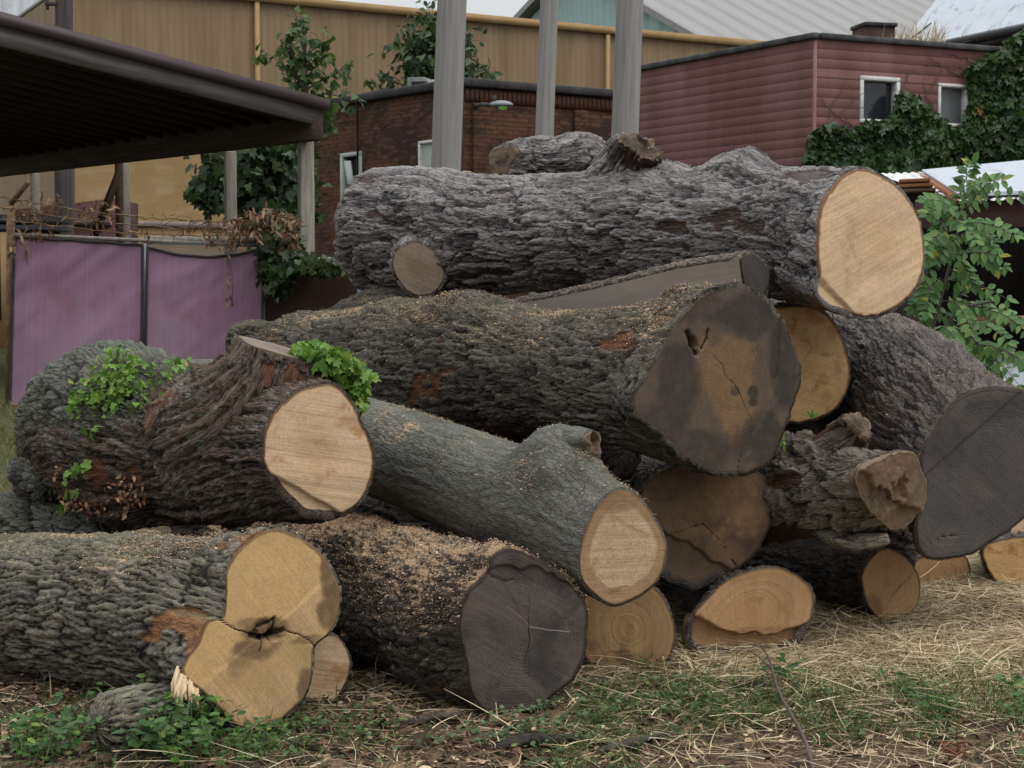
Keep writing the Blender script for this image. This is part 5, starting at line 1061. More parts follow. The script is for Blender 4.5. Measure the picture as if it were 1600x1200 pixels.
# dead vine on the fence top
M_dead = ramp_mat('withered_leaves', [(0, (.09, .045, .028)), (.5, (.19, .105, .06)), (1, (.33, .21, .13))], .15, .8)
def clump(name, label, blobs, shape, mat, size, cat, stem_mat=M_stem, dz=.25, base=None, lines=()):
    t = thing(name, base if base is not None else P(blobs[0][0], blobs[0][1]+40, blobs[0][4]), label, cat); Ps = []
    for (x, y, rx, ry, d, n) in blobs:
        a = rng.uniform(0, 6.283, n); r = np.sqrt(rng.random(n)); 
        for aa, r_ in zip(a, r): Ps.append(P(x+rx*r_*math.cos(aa), y+ry*r_*math.sin(aa), d)+np.array([0, rng.normal(0, dz*.5), 0]))
    p = np.array(Ps); n = len(p); nr = rng.normal(0, .5, (n, 3))+np.array([0, -.6, .6]); leaves('foliage', p, rng.normal(0, .7, (n, 3))-np.array([0, 0, .8]), nr, rng.uniform(.6, 1.25, n)*size, shape, mat, t)
    st = [list(p[rng.integers(0, n, 3)]) for _ in range(0)]
    for _ in range(max(5, n//25)):
        q = p[rng.integers(n)]; e = p[rng.choice(np.argsort(((p-q)**2).sum(1))[:20])]; st.append([q, (q+e)/2, e])
    st += list(lines)
    stems('creeper', st, .004, stem_mat, t); return t
M_deadst = ramp_mat('withered_stems', [(0, (.06, .04, .03)), (1, (.14, .10, .07))], 0, .8)
ln_ = [[fpt(a, b, .05), fpt((a+c)/2+rng.normal(0, 8), (b+d_)/2-12, .1), fpt(c, d_, .05)] for a, b, c, d_ in [(20, 350, 90, 345), (80, 350, 170, 340), (150, 365, 230, 370), (240, 360, 300, 340), (280, 370, 350, 350), (330, 365, 400, 360), (20, 370, 45, 420), (355, 400, 362, 480), (280, 345, 320, 372)]]
clump('withered_vine', 'withered brown vine hanging along the barbed wire and down the purple cloth', [(70, 315, 30, 22, 16.1, 40), (150, 330, 40, 18, 16.2, 60), (60, 350, 25, 25, 16.1, 50), (25, 350, 8, 60, 16.0, 40), (290, 350, 40, 14, 16.6, 22), (350, 365, 35, 22, 16.7, 110), (385, 350, 25, 22, 16.8, 130), (358, 430, 5, 50, 16.6, 26), (40, 380, 4, 20, 16.0, 8), (230, 360, 60, 10, 16.4, 26)], 'lance', M_dead, .085, 'vine', M_deadst, .15, fpt(200, 372), ln_)
M_ivyd = ramp_mat('dark_ivy_leaves', [(0, (.020, .036, .015)), (.55, (.038, .068, .024)), (.9, (.075, .115, .038)), (1, (.15, .15, .04))], .25, .45, .4)
clump('ivy', 'dark ivy mound with brown dead leaves at the corner between the purple and brown screens', [(430, 400, 28, 60, 16.9, 520), (445, 365, 26, 34, 16.95, 240), (425, 345, 26, 16, 17, 90), (460, 410, 25, 18, 16.8, 170), (500, 415, 45, 11, 16.7, 230), (440, 440, 14, 26, 16.75, 90), (540, 405, 14, 22, 16.6, 110)], 'lobed', M_ivyd, .10, 'ivy', M_deadst, .35, P(430, 640, 16.9))
clump('withered_vine', 'brown dead creeper heaped over the ivy mound beside the shed post', [(425, 340, 25, 16, 16.6, 90), (450, 360, 20, 30, 16.5, 90), (405, 355, 10, 20, 16.55, 40)], 'lance', M_dead, .10, 'vine', M_deadst, .2, P(430, 380, 16.6))
bf = thing('brown_fence', P(485, 640, 17.2), 'plain dark brown screen panel to the side of the purple cloth', 'fence')
mb = MB(); mb.quad(P(413, 640, 17.2), P(558, 640, 17.2), P(558, 408, 17.2), P(413, 414, 17.2)); a = P(413, 640, 17.2); mb.quad(P(558, 640, 17.24), P(413, 640, 17.24), P(413, 414, 17.24), P(558, 408, 17.24)); mb.build('panel', simple('brown_mesh_cloth', (.050, .026, .022), (.066, .036, .030), 3, (1, 1, 1), .9, .1), bf)
pipe('post', [P(416, 650, 17.3), P(416, 404, 17.3)], .04, M_galv, bf); pipe('post', [P(560, 650, 17.3), P(560, 404, 17.3)], .04, simple('blue_pipe', (.10, .18, .28), (.14, .24, .36), 4), bf); pipe('rail', [P(416, 408, 17.3), P(560, 404, 17.3)], .025, M_galv, bf)

# ---------------- poles ----------------
def pole(label, pts, rpx, mat, name='wooden_pole'):
    q = [P(x, y, d) for x, y, d in pts]; r = [a*p_[2]/F for a, p_ in zip(rpx, pts)]
    dv = (q[0]-q[1]); k = (q[1][2]-float(gh(q[1][0], q[1][1])))/dv[2]; b = q[1]-dv*k; tp = q[0]+dv*.6
    t = thing(name, b, label, 'pole'); n = 60; l = np.array([tp+(b-tp)*u for u in np.linspace(0, 1, n)]); l += np.stack([.012*fbm(l*.7+3, 2, 3), 0*l[:, 0], 0*l[:, 0]], -1)
    mb = MB(); mb.tube(l, np.interp(np.linspace(0, 1, n), [0, 1], [r[0]*.97, r[1]*1.05]), 20); mb.build('shaft', mat, t, True); return t, q, r
M_pole = simple('silver_grey_pole', (.22, .21, .20), (.31, .295, .28), 2.5, (.35, 9, 9), .85, .4, dirt=(.15, .14, .13), dirt_amt=.6)
t1, q1, r1 = pole('thickest silver-grey wooden pole, standing in front of the brick corner', [(707, 0, 15.6), (696, 270, 15.6)], (23, 23), M_pole)
t2, q2, r2 = pole('thinnest silver-grey wooden pole, in front of the sooty brick wall', [(859, 0, 20), (850, 225, 20)], (14, 14.5), M_pole)
t3, q3, r3 = pole('silver-grey wooden pole with a long crack, where brick and maroon walls meet', [(985, 0, 16.4), (977, 210, 16.4)], (21, 21), M_pole)
M_pdark = simple('dark_utility_pole', (.055, .046, .04), (.11, .095, .085), 2.5, (.35, 9, 9), .9, .5)
t4, q4, r4 = pole('dark brown utility pole rising behind the open shed roof', [(100, 30, 27.5), (100, 330, 27.5)], (13, 15), M_pdark, 'utility_pole')
mb = MB(); a = P(86, 8, 27.4); mb.box(P(80, 6, 27.4), [.10, 0, 0], [0, .04, 0], [0, 0, .03], .008); mb.box(P(74, 6, 27.4), [.02, 0, 0], [0, .03, 0], [0, 0, .10], .008); mb.build('bracket', M_cop, t4)

# ---------------- mustard building ----------------
def wl(px, d, y0=None): q = P(px, 300, d); return q[:2]
A0 = np.array([-9.0, 33.1]); A1 = np.array([7.2, 42.2]); dvy = (A1-A0)/np.linalg.norm(A1-A0); nvy = np.array([dvy[1], -dvy[0]]); Ly = np.linalg.norm(A1-A0); ZY = 7.92
yb = thing('mustard_building', (A0[0], A0[1], .4), 'long mustard-yellow building with ribbed metal walls above painted block', 'building')
def prof_wall(a, b, z0, z1, per=.16, dep=.012):
    L = np.linalg.norm(b-a); u = (b-a)/L; nn = np.array([u[1], -u[0]]); s = []; k = 0
    while k*per < L:
        for f_, o_ in ((0, 0), (.5, 0), (.62, dep), (.88, dep)): s.append((min(L, (k+f_)*per), o_))
        k += 1
    V = []; W = []
    for x, o_ in s:
        q = a+u*x+nn*o_
        for z in (z0, z1): V.append([q[0], q[1], z]); W.append([x, z, 0])
    n = len(s); return V, [[2*i, 2*i+2, 2*i+3, 2*i+1] for i in range(n-1)], W
mb = MB(); mb.add(*prof_wall(A0, A1, 5.85, ZY-.1)); BK = np.array([-6, 11.0])
B0, B1 = A0+BK, A1+BK
for a, b in ((A1, B1), (B1, B0), (B0, A0)): mb.wall(a, b, .3, ZY-.1)
mb.build('wall', M_yel, yb)
mb = MB(); mb.wall(A0-nvy*.0+nvy*.03, A1+nvy*.03, .3, 5.86); mb.add([[*(A0+nvy*.03), 5.86], [*(A1+nvy*.03), 5.86], [*A1, 5.87], [*A0, 5.87]], [[0, 1, 2, 3]])
g = G('tan_painted_block_wall'); wc = g.attr('wc'); b_ = g.node('TexBrick'); g.set(b_.inputs['Vector'], wc); b_.inputs['Scale'].default_value = 1; b_.inputs['Brick Width'].default_value = .42; b_.inputs['Row Height'].default_value = .21; b_.inputs['Mortar Size'].default_value = .006
for k_, v_ in (('Color1', (.29, .19, .09, 1)), ('Color2', (.32, .215, .105, 1)), ('Mortar', (.26, .17, .08, 1))): b_.inputs[k_].default_value = v_
n = g.noise(g.vm('MULTIPLY', wc, (1, 3, 1)), 1.3, 4, .6); g.bsdf(g.mix(g.mul(g.sst(n, .5, .7), .5), b_.outputs[0], (.38, .29, .175)), .8, g.bump(b_.outputs[1], -.3, .01), .2)
mb.build('block_wall', g.mat, yb)
mb = MB(); C3 = lambda p2, z: np.array([p2[0], p2[1], z]); U3 = np.array([dvy[0], dvy[1], 0]); N3 = np.array([nvy[0], nvy[1], 0])
mb.box(C3((A0+A1)/2+nvy*.06, ZY-.06), U3*(Ly/2+.05), N3*.08, [0, 0, .085]); mb.build('eave_trim', M_yeltrim, yb)
for px_ in (402, 943):
    k = None
    for u in np.linspace(0, Ly, 400):
        q = A0+dvy*u
        if 800+F*q[0]/q[1] >= px_: k = q; break
    mb = MB(); mb.box(C3(k+nvy*.07, 4.9), U3*.05, N3*.05, [0, 0, 2.9]); mb.build('downpipe', M_yeltrim, yb)
mb = MB(); mb.box(C3((A0+A1)/2, ZY-.02)+np.array([BK[0]/2, BK[1]/2, 0]), U3*(Ly/2), np.array([BK[0]/2, BK[1]/2, 0]), [0, 0, .04]); mb.build('roof', M_groof, yb)
zc = P(400, 356, 33.5)[2]
mb = MB(); mb.box(C3((A0+A1)/2+nvy*.45-dvy*2, (zc+.3)/2), U3*(Ly/2), N3*.42, [0, 0, (zc-.3)/2]); mb.build('plinth', simple('ochre_low_wall', (.34, .22, .10), (.40, .265, .125), 2), yb)
mb = MB(); mb.box(C3((A0+A1)/2+nvy*.45-dvy*2, zc+.055), U3*(Ly/2), N3*.50, [0, 0, .053], .02); mb.build('coping', M_capl, yb)
# dumpster and stuff behind the screen
du = thing('dumpster', P(115, 420, 29), 'dark maroon dumpster seen over the purple screen, under the shed roof', 'dumpster'); mb = MB()
x0, x1 = P(30, 340, 29.0), P(170, 340, 29.0); zt = P(100, 309, 29)[2]; 
mb.add([[x0[0], 29, .4], [x1[0], 29.3, .4], [x1[0], 31, .4], [x0[0], 30.7, .4], [x0[0]-.1, 28.9, zt-.22], [x1[0]+.05, 29.2, zt], [x1[0]+.05, 31.1, zt], [x0[0]-.1, 30.8, zt-.22]], [[0, 1, 5, 4], [1, 2, 6, 5], [2, 3, 7, 6], [3, 0, 4, 7], [4, 5, 6, 7]])
mb.build('body', simple('maroon_steel', (.06, .028, .026), (.085, .04, .038), 2), du); mb = MB(); mb.box([(x0[0]+x1[0])/2, 29.05, zt-.45], [(x1[0]-x0[0])/2, .15, 0], [0, .04, 0], [0, 0, .05]); mb.build('rib', M_fascia, du)
bl = thing('blue_grey_truck_bed', P(40, 420, 23), 'blue-grey metal rack with pale rails glimpsed over the purple screen', 'rack'); mb = MB()
mb.box(P(30, 343, 23), [.62, 0, 0], [0, .5, 0], [0, 0, .05], .01); mb.box(P(30, 357, 23), [.62, 0, 0], [0, .5, 0], [0, 0, .035], .01); mb.build('rail', simple('blue_grey_paint', (.16, .17, .22), (.24, .25, .31), 3), bl); mb = MB()
for x_ in (-18, 30, 78): mb.box(P(x_, 420, 23), [.03, 0, 0], [0, .45, 0], [0, 0, .75])
mb.build('upright', M_cop, bl)

# ---------------- brick building ----------------
bk_ = thing('brick_building', (-.81, 27, .4), 'sooty orange-brown brick building with a flat roof and dark coping', 'building')
c0 = np.array([-.81, 27.0]); cl = np.array([-3.75, 30.5]); cr = np.array([2.1, 28.8]); ZB = 4.98; cb = cl+cr-c0
def opening_wall(a, b, z0, z1, ops):
    """wall from a to b with rectangular holes (u0,u1,v0,v1)"""
    L = np.linalg.norm(b-a); us = sorted({0, L, *[o_[0] for o_ in ops], *[o_[1] for o_ in ops]}); vs = sorted({z0, z1, *[o_[2] for o_ in ops], *[o_[3] for o_ in ops]}); d_ = (b-a)/L; V, Fc, W = [], [], []
    for i in range(len(us)-1):
        for j in range(len(vs)-1):
            uc, vc = (us[i]+us[i+1])/2, (vs[j]+vs[j+1])/2
            if any(o_[0] < uc < o_[1] and o_[2] < vc < o_[3] for o_ in ops): continue
            n = len(V)
            for u, v in ((us[i], vs[j]), (us[i+1], vs[j]), (us[i+1], vs[j+1]), (us[i], vs[j+1])): q = a+d_*u; V.append([q[0], q[1], v]); W.append([u, v, 0])
            Fc.append([n, n+1, n+2, n+3])
    return V, Fc, W
def wall_uv(a, b, px, py):
    L = np.linalg.norm(b-a); d_ = (b-a)/L; r = ray(px, py); n = np.array([d_[1], -d_[0]]); t = (a@n)/(r[:2]@n); q = CAM+r*t; return (q[:2]-a)@d_, q[2]
def win(par, a, b, u0, u1, v0, v1, fr_w, glass, depth=.12, frm=M_white, extra=None):
    L = np.linalg.norm(b-a); d_ = (b-a)/L; n = np.array([d_[1], -d_[0]]); D3 = np.array([d_[0], d_[1], 0]); N3_ = np.array([n[0], n[1], 0]); base = lambda u, v, o_: np.array([a[0]+d_[0]*u+n[0]*o_, a[1]+d_[1]*u+n[1]*o_, v])
    mb = MB(); 
    for (uc, vc, hu, hv) in (((u0+u1)/2, v1-fr_w/2, (u1-u0)/2, fr_w/2), ((u0+u1)/2, v0+fr_w/2, (u1-u0)/2, fr_w/2), (u0+fr_w/2, (v0+v1)/2, fr_w/2, (v1-v0)/2-fr_w), (u1-fr_w/2, (v0+v1)/2, fr_w/2, (v1-v0)/2-fr_w)):
        mb.box(base(uc, vc, -.04), D3*hu, N3_*.07, [0, 0, hv], .006)
    w_ = mb.build('window', frm, par); mb = MB(); mb.quad(base(u0+.01, v0+.01, -depth), base(u1-.01, v0+.01, -depth), base(u1-.01, v1-.01, -depth), base(u0+.01, v1-.01, -depth)); mb.build('pane', glass, w_); return w_, base, D3, N3_
u0, v1 = wall_uv(cl, c0, 533, 240); u1, v0 = wall_uv(cl, c0, 566, 325); w1 = (u0, u1, v0, v1)
u0, v1 = wall_uv(cl, c0, 655, 221); u1, v0 = wall_uv(cl, c0, 688, 300); w2 = (u0, u1, v0, v1)
mb = MB(); mb.add(*opening_wall(cl, c0, .3, ZB, [w1, w2])); mb.wall(c0, cr, .3, ZB); mb.wall(cr, cb, .3, ZB); mb.wall(cb, cl, .3, ZB)
mb.add([[*cl, ZB-.05], [*c0, ZB-.05], [*cr, ZB-.05], [*cb, ZB-.05]], [[0, 1, 2, 3]]); mb.build('wall', M_brick, bk_)
mb = MB()
for a, b in ((cl, c0), (c0, cr)):
    d_ = (b-a)/np.linalg.norm(b-a); n = np.array([d_[1], -d_[0]]); ext = .11 if a is cl else -.10
    mb.box(C3((a+b)/2, ZB+.05), np.array([*(b-a)/2, 0])+np.array([*d_, 0])*ext, np.array([*n, 0])*.11, [0, 0, .07], .015)
mb.build('coping', M_cop, bk_)
mb = MB(); d_ = (cr-c0)/np.linalg.norm(cr-c0); n = np.array([d_[1], -d_[0]])   # soldier course and pier
for u_ in np.arange(.06, np.linalg.norm(cr-c0), .092): mb.box(C3(c0+d_*u_+n*.018, ZB-.16), np.array([*d_, 0])*.037, np.array([*n, 0])*.018, [0, 0, .10])
mb.build('soldier_course', simple('soldier_brick', (.06, .028, .02), (.10, .042, .026), 7), bk_)
mb = MB()
for u_, w_ in ((.28, .12), (2.35, .14)): pa, pb = c0+d_*(u_-w_)+n*.06, c0+d_*(u_+w_)+n*.06; mb.wall(pa, pb, .3, 4.7); mb.wall(pa-n*.07, pa, .3, 4.7); mb.wall(pb, pb-n*.07, .3, 4.7); mb.add([C3(pa, 4.7), C3(pb, 4.7), C3(pb-n*.07, 4.7), C3(pa-n*.07, 4.7)], [[0, 1, 2, 3]])
mb.build('pier', M_brick, bk_)
win(bk_, cl, c0, *w1, .07, M_glass, .14, M_board); w_, base, D3, N3_ = win(bk_, cl, c0, *w2, .05, M_board, .03, M_white)
L1 = wall_uv(cl, c0, 541, 285); mb = MB(); q0 = np.array([*(cl+(c0-cl)/np.linalg.norm(c0-cl)*(L1[0]+.14)), L1[1]-.03]); mb.box(q0+np.array([0, .06, 0])*1.0, D3*.10, N3_*.015, [-.06, 0, .42]); mb.build('board', M_board, bk_)
q = wall_uv(cl, c0, 563, 170); p0 = cl+(c0-cl)/np.linalg.norm(c0-cl)*q[0]+np.array([-.05, -.05]); pipe('conduit', [C3(p0, .5), C3(p0, ZB+.12), C3(p0, ZB+.14)+np.array([.6, -.4, .04])], .02, M_cop, bk_, 6)
# wall lamp
lp = thing('wall_lamp', P(738, 175, 27.1), 'grey cobra-head lamp with a faint green glow on the brick wall', 'lamp'); lc = P(783, 164, 26.6)
th = np.linspace(0, 2*np.pi, 20, endpoint=False); V = []; ph = np.linspace(-np.pi/2, np.pi/2, 9)
for p_ in ph:
    for a in th: V.append(lc+np.array([.20*math.cos(p_)*math.cos(a), .11*math.cos(p_)*math.sin(a), .075*math.sin(p_)*(1 if p_ > 0 else .5)]))
i = np.arange(8)[:, None]*20; j = np.arange(20)[None]; mesh_obj('housing', V, np.stack([i+j, i+(j+1) % 20, i+20+(j+1) % 20, i+20+j], -1).reshape(-1, 4), simple('grey_lamp_metal', (.20, .22, .235), (.27, .29, .30), 5, (1, 1, 1), .5), lp)
g = G('green_glow'); e = g.node('Emission'); e.inputs[0].default_value = (.30, .62, .10, 1); e.inputs[1].default_value = .22; g.nt.links.new(e.outputs[0], g.out.inputs['Surface'])
V = [lc+np.array([.03, -.02, -.045])+np.array([.075*math.cos(p_)*math.cos(a), .065*math.cos(p_)*math.sin(a), .036*math.sin(p_)]) for p_ in ph for a in th]; mesh_obj('lens', V, np.stack([i+j, i+(j+1) % 20, i+20+(j+1) % 20, i+20+j], -1).reshape(-1, 4), g.mat, lp)
mb = MB(); mb.tube([P(738, 168, 27.2), P(752, 163, 26.8), lc-np.array([.2, 0, 0])], .035, 8); mb.tube([lc+np.array([-.11, 0, .05]), lc+np.array([-.11, 0, .15])], .03, 10); mb.box(P(737, 166, 27.15), [.09, .05, 0], [0, .06, 0], [0, 0, .13], .01); mb.build('arm', simple('dark_lamp_metal', (.05, .05, .055), (.08, .08, .085), 5), lp, True)
# rooftop units
ac = thing('rooftop_unit', P(700, 150, 30), 'pale grey air-conditioning unit on the brick building roof', 'air conditioner'); xa, xb = P(668, 130, 29.6), P(764, 135, 29.9); zt = P(700, 124, 29.7)[2]
mb = MB(); mb.box([(xa[0]+xb[0])/2-.1, 30.2, (zt+ZB)/2-.02], [(xb[0]-xa[0])/2+.12, .15, 0], [-.2, .5, 0], [0, 0, (zt-ZB)/2], .02); mb.build('casing', M_galv, ac); mb = MB(); a = P(641, 126, 29.9); b = P(668, 122, 29.6)
for k in range(12): mb.box(P(655, 128+k*2.6, 29.55), [.14, -.04, 0], [.006, .02, 0], [0, 0, .008])
mb.build('grille', M_cop, ac); mb = MB(); mb.box(P(655, 142, 29.75), [.17, -.05, 0], [.05, .16, 0], [0, 0, .23], .02); mb.build('coil_box', simple('grey_green_metal', (.13, .15, .145), (.19, .21, .20), 5), ac)
vt = thing('roof_vent', P(608, 160, 29.3), 'small grey roof vent on the parapet of the brick building', 'vent'); mb = MB(); mb.box(P(608, 158, 29.35), [.06, 0, 0], [0, .06, 0], [0, 0, .085], .01); mb.build('box', M_galv, vt); mb = MB(); mb.box(P(608, 150, 29.35), [.075, 0, 0], [0, .075, 0], [0, 0, .012], .004); mb.build('cap', M_galv, vt)

# ---------------- maroon clapboard building ----------------
rb = thing('clapboard_building', (4.12, 22, .4), 'maroon clapboard building with two flaking white windows, half smothered in ivy', 'building')
r0 = np.array([4.12, 22.0]); rl = np.array([1.9, 25.4]); rr_ = np.array([9.6, 24.45]); rbk = rl+rr_-r0; ZR = P(1268, 58, 22)[2]
def boards(a, b, z0, z1, ops, exp=.132, lip=.010):
    L = np.linalg.norm(b-a); d_ = (b-a)/L; n = np.array([d_[1], -d_[0]]); V, Fc, W = [], [], []; z = z1
    zs_ = sorted({z0, *[o_[k_] for o_ in ops for k_ in (2, 3)], *np.arange(z1, z0, -exp)}, reverse=True); rows = set(np.round(np.arange(z1, z0, -exp), 5))
    for z, zb in zip(zs_[:-1], zs_[1:]):
        segs = [(0, L)]; gap_ = .009 if round(zb, 5) in rows else 0.0
        for o_ in ops:
            if o_[2] < (z+zb)/2 < o_[3]: segs = [s2 for s in segs for s2 in ((s[0], min(s[1], o_[0])), (max(s[0], o_[1]), s[1])) if s2[1]-s2[0] > .01]
        for (s0, s1) in segs:
            k = len(V)
            for u, v, o_ in ((s0, zb+gap_, lip), (s1, zb+gap_, lip), (s1, z, lip), (s0, z, lip), (s0, zb, 0), (s1, zb, 0)): q = a+d_*u+n*o_; V.append([q[0], q[1], v]); W.append([u, v, 0])
            Fc += [[k, k+1, k+2, k+3]]+([[k+4, k+5, k+1, k]] if gap_ else [])
    return V, Fc, W
wa = (*[wall_uv(r0, rr_, 1343, 118)[0]], wall_uv(r0, rr_, 1405, 120)[0], wall_uv(r0, rr_, 1343, 192)[1], wall_uv(r0, rr_, 1343, 118)[1])
wb = (*[wall_uv(r0, rr_, 1465, 129)[0]], wall_uv(r0, rr_, 1512, 131)[0], wall_uv(r0, rr_, 1465, 197)[1], wall_uv(r0, rr_, 1465, 130)[1])
mb = MB(); mb.add(*boards(rl, r0, .3, ZR-.02, [])); mb.add(*boards(r0, rr_, .3, ZR-.02, [wa, wb])); mb.wall(rr_, rbk, .3, ZR-.02); mb.wall(rbk, rl, .3, ZR-.02); mb.build('wall', M_red, rb)
win(rb, r0, rr_, *wa, .058, M_glass, .10); win(rb, r0, rr_, *wb, .046, M_haze, .08)
mb = MB(); mb.add([[*rl, ZR-.03], [*r0, ZR-.03], [*rr_, ZR-.03], [*rbk, ZR-.03]], [[0, 1, 2, 3]]); mb.build('roof', M_cop, rb)
mb = MB()
for a, b in ((rl, r0), (r0, rr_)):
    d_ = (b-a)/np.linalg.norm(b-a); n = np.array([d_[1], -d_[0]]); e_ = .06 if a is rl else -.055; mb.box(C3((a+b)/2+n*.02, ZR+.015), np.array([*(b-a)/2, 0])+np.array([*d_, 0])*e_, np.array([*n, 0])*.06, [0, 0, .04], .01)
mb.build('eave_edge', simple('tarred_edge', (.03, .03, .032), (.10, .10, .10), 4), rb)
d_ = (r0-rl)/np.linalg.norm(r0-rl); n = np.array([d_[1], -d_[0]]); mb = MB(); mb.box(C3(r0+np.array([-.0, -.02]), (ZR+.3)/2), [.012, -.014, 0], [.014, .012, 0], [0, 0, (ZR-.3)/2-.05]); mb.build('corner_board', M_red, rb)
# ivy on it
def wallpt(px, py, off): 
    d_ = (rr_-r0)/np.linalg.norm(rr_-r0); n = np.array([d_[1], -d_[0], 0]); return plane_pt(px, py, np.array([r0[0], r0[1], 0]), n)+n*off
M_ivy = ramp_mat('wall_ivy_leaves', [(0, (.020, .044, .014)), (.5, (.036, .078, .022)), (.85, (.065, .125, .032)), (.97, (.11, .18, .045)), (1, (.28, .12, .03))], .25, .45, .4)
iv = thing('ivy', C3(r0+np.array([2.5, .9]), .4), 'thick green ivy covering the lower wall and far corner of the maroon clapboard building', 'ivy')
ip = [(1248, 330), (1256, 235), (1266, 205), (1290, 196), (1318, 206), (1345, 196), (1385, 190), (1393, 160), (1402, 146), (1416, 150), (1428, 168), (1450, 182), (1470, 196), (1492, 205), (1506, 190), (1510, 150), (1506, 112), (1515, 98), (1545, 88), (1560, 66), (1585, 50), (1620, 42), (1700, 40), (1700, 360), (1248, 360)]
x = rng.uniform(1240, 1700, 26000); y = rng.uniform(40, 360, 26000); k = inpoly(x+rng.normal(0, 3, 26000), y+rng.normal(0, 3, 26000), ip); x, y = x[k], y[k]
bulge = .10+.22*np.clip(fbm(np.stack([x/45, y/45, x*0], -1), 3, 31)+.4, 0, 1)+.25*sst(x, 1510, 1580)
p = np.array([wallpt(a, b, float(o_)*rng.uniform(.35, 1)) for a, b, o_ in zip(x, y, bulge)]); n = len(p)
rv = np.clip(rng.random(n)*.75+.28*fbm(np.stack([x/60, y/60, x*0], -1), 2, 8)+.22*np.exp(-((x-1440)/75)**2-((y-195)/40)**2)+.2*np.exp(-((x-1520)/25)**2-((y-170)/80)**2), 0, 1)
nr = rng.normal(0, .45, (n, 3))+np.array([-.1, -.8, .55]); leaves('foliage', p, rng.normal(0, .6, (n, 3))-np.array([0, 0, .9]), nr, rng.uniform(.075, .15, n), 'lobed', M_ivy, iv, rnd=rv)
st = []
for (a, b, c_, d2) in [(1262, 215, 1345, 150), (1300, 205, 1350, 165), (1330, 200, 1275, 150), (1400, 150, 1430, 100), (1430, 170, 1480, 95), (1500, 120, 1450, 88), (1510, 110, 1440, 100), (1280, 205, 1320, 130), (1520, 100, 1470, 78), (1460, 190, 1440, 120)]:
    st.append([wallpt(a+(c_-a)*u+rng.normal(0, 2.5), b+(d2-b)*u+rng.normal(0, 2.5), .03) for u in np.linspace(0, 1, 8)])
stems('creeper', st, .008, M_deadst, iv)

# ---------------- roofs behind ----------------
tb = thing('teal_warehouse', (P(950, 300, 58)[0], 58, .4), 'pale teal warehouse gable with a big grey ribbed metal roof', 'warehouse')
Lq, Aq, Rq = P(818, 40, 64), P(905, -52, 60), P(1118, 72, 55); bkv = np.array([25, 6, 0.])
mb = MB(); fl = lambda q, z=.3: np.array([q[0], q[1], z])
mb.add([fl(Lq), fl(Rq), Rq, Aq, Lq], [[0, 1, 2, 3, 4]], [[0, .3, 0], [12, .3, 0], [12, Rq[2], 0], [5, Aq[2], 0], [0, Lq[2], 0]]); mb.quad(fl(Rq), fl(Rq+bkv), Rq+bkv, Rq); mb.quad(fl(Lq+bkv), fl(Lq), Lq, Lq+bkv); mb.quad(fl(Rq+bkv), fl(Lq+bkv), Lq+bkv, Rq+bkv)
mb.build('wall', rib_mat('pale_teal_ribbed', (.29, .42, .40), (.36, .49, .47), .75, .9, .7), tb)
up = np.array([0, 0, .25]); fo = unit(bkv)*-.5
mb = MB(); a, b = Rq+up+fo+(Rq-Aq)*.04, Aq+up+fo; mb.quad(a, a+bkv*1.2, b+bkv*1.2, b); mb.quad(a-up, b-up, b, a); a2 = Lq+up+fo+(Lq-Aq)*.04; mb.quad(b, b+bkv*1.2, a2+bkv*1.2, a2); mb.quad(b-up, a2-up, a2, b); mb.build('roof', M_groof, tb)
mb = MB(); mb.box(P(1395, 3, 68), [.9, .6, 0], [-.2, .3, 0], [0, 0, .08]); mb.build('roof_patch', simple('dull_mauve_metal', (.2, .15, .15), (.28, .22, .22), 3), tb)
wb_ = thing('white_roof_house', (P(1500, 300, 31)[0], 31, .4), 'old house with a worn white roof and dark eaves behind the maroon building', 'house')
e0, e1, g1, g0 = P(1400, 78, 30.6), P(1800, -6, 25.5), P(1800, -85, 33), P(1462, 0, 37.5)
mb = MB(); mb.quad(e0, e1, g1, g0); q_ = (g0+(g0-e0)*np.array([1, 1, -1])); mb.quad(g0, g1, g1+(g1-e1)*np.array([1, 1, -1]), q_); mb.quad(e0-np.array([0, 0, .03]), e1-np.array([0, 0, .03]), e1, e0); mb.build('roof', M_wroof, wb_)
mb = MB(); mb.tube([e0-np.array([0, .05, .10]), e1-np.array([0, .05, .10])], .075, 8); mb.tube([e0+np.array([0, .1, -.2]), e1+np.array([0, .1, -.2])], .06, 8); mb.build('gutter', M_cop, wb_)
iw = lambda q: q+np.array([.3, .5, 0])
mb = MB(); mb.quad(fl(iw(e0)), fl(iw(e1)), iw(e1)-np.array([0, 0, .15]), iw(e0)-np.array([0, 0, .15])); mb.quad(fl(iw(g0)), fl(iw(e0)), iw(e0)-np.array([0, 0, .2]), iw(g0)-np.array([0, 0, .3])); mb.build('wall', simple('peeling_grey_boards', (.10, .085, .08), (.42, .42, .42), 3, (.3, 5, 1)), wb_)
mb = MB(); cc = P(1365, 46, 38); mb.box([cc[0], cc[1], cc[2]-1.33], [.36, .08, 0], [-.08, .36, 0], [0, 0, 1.35]); ch = mb.build('chimney', M_brickd, wb_); mb = MB(); mb.box([cc[0], cc[1], cc[2]+.06], [.40, .09, 0], [-.09, .40, 0], [0, 0, .045], .01); mb.build('cap', M_cop, ch)
gp = thing('grass_tuft', P(1420, 66, 24.5), 'tuft of tan dry grass growing on the roof edge of the maroon building', 'grass tuft'); n = 240; a0 = P(1432, 69, 24.6)
ribbons('foliage', a0+rng.normal(0, 1, (n, 3))*np.array([.22, .25, .02]), np.stack([rng.normal(.35, .35, n), rng.normal(0, .2, n), np.full(n, .7)], -1), rng.uniform(.1, .38, n), np.full(n, .012), rng.normal(0, .05, (n, 3)), M_straw, parent=gp)
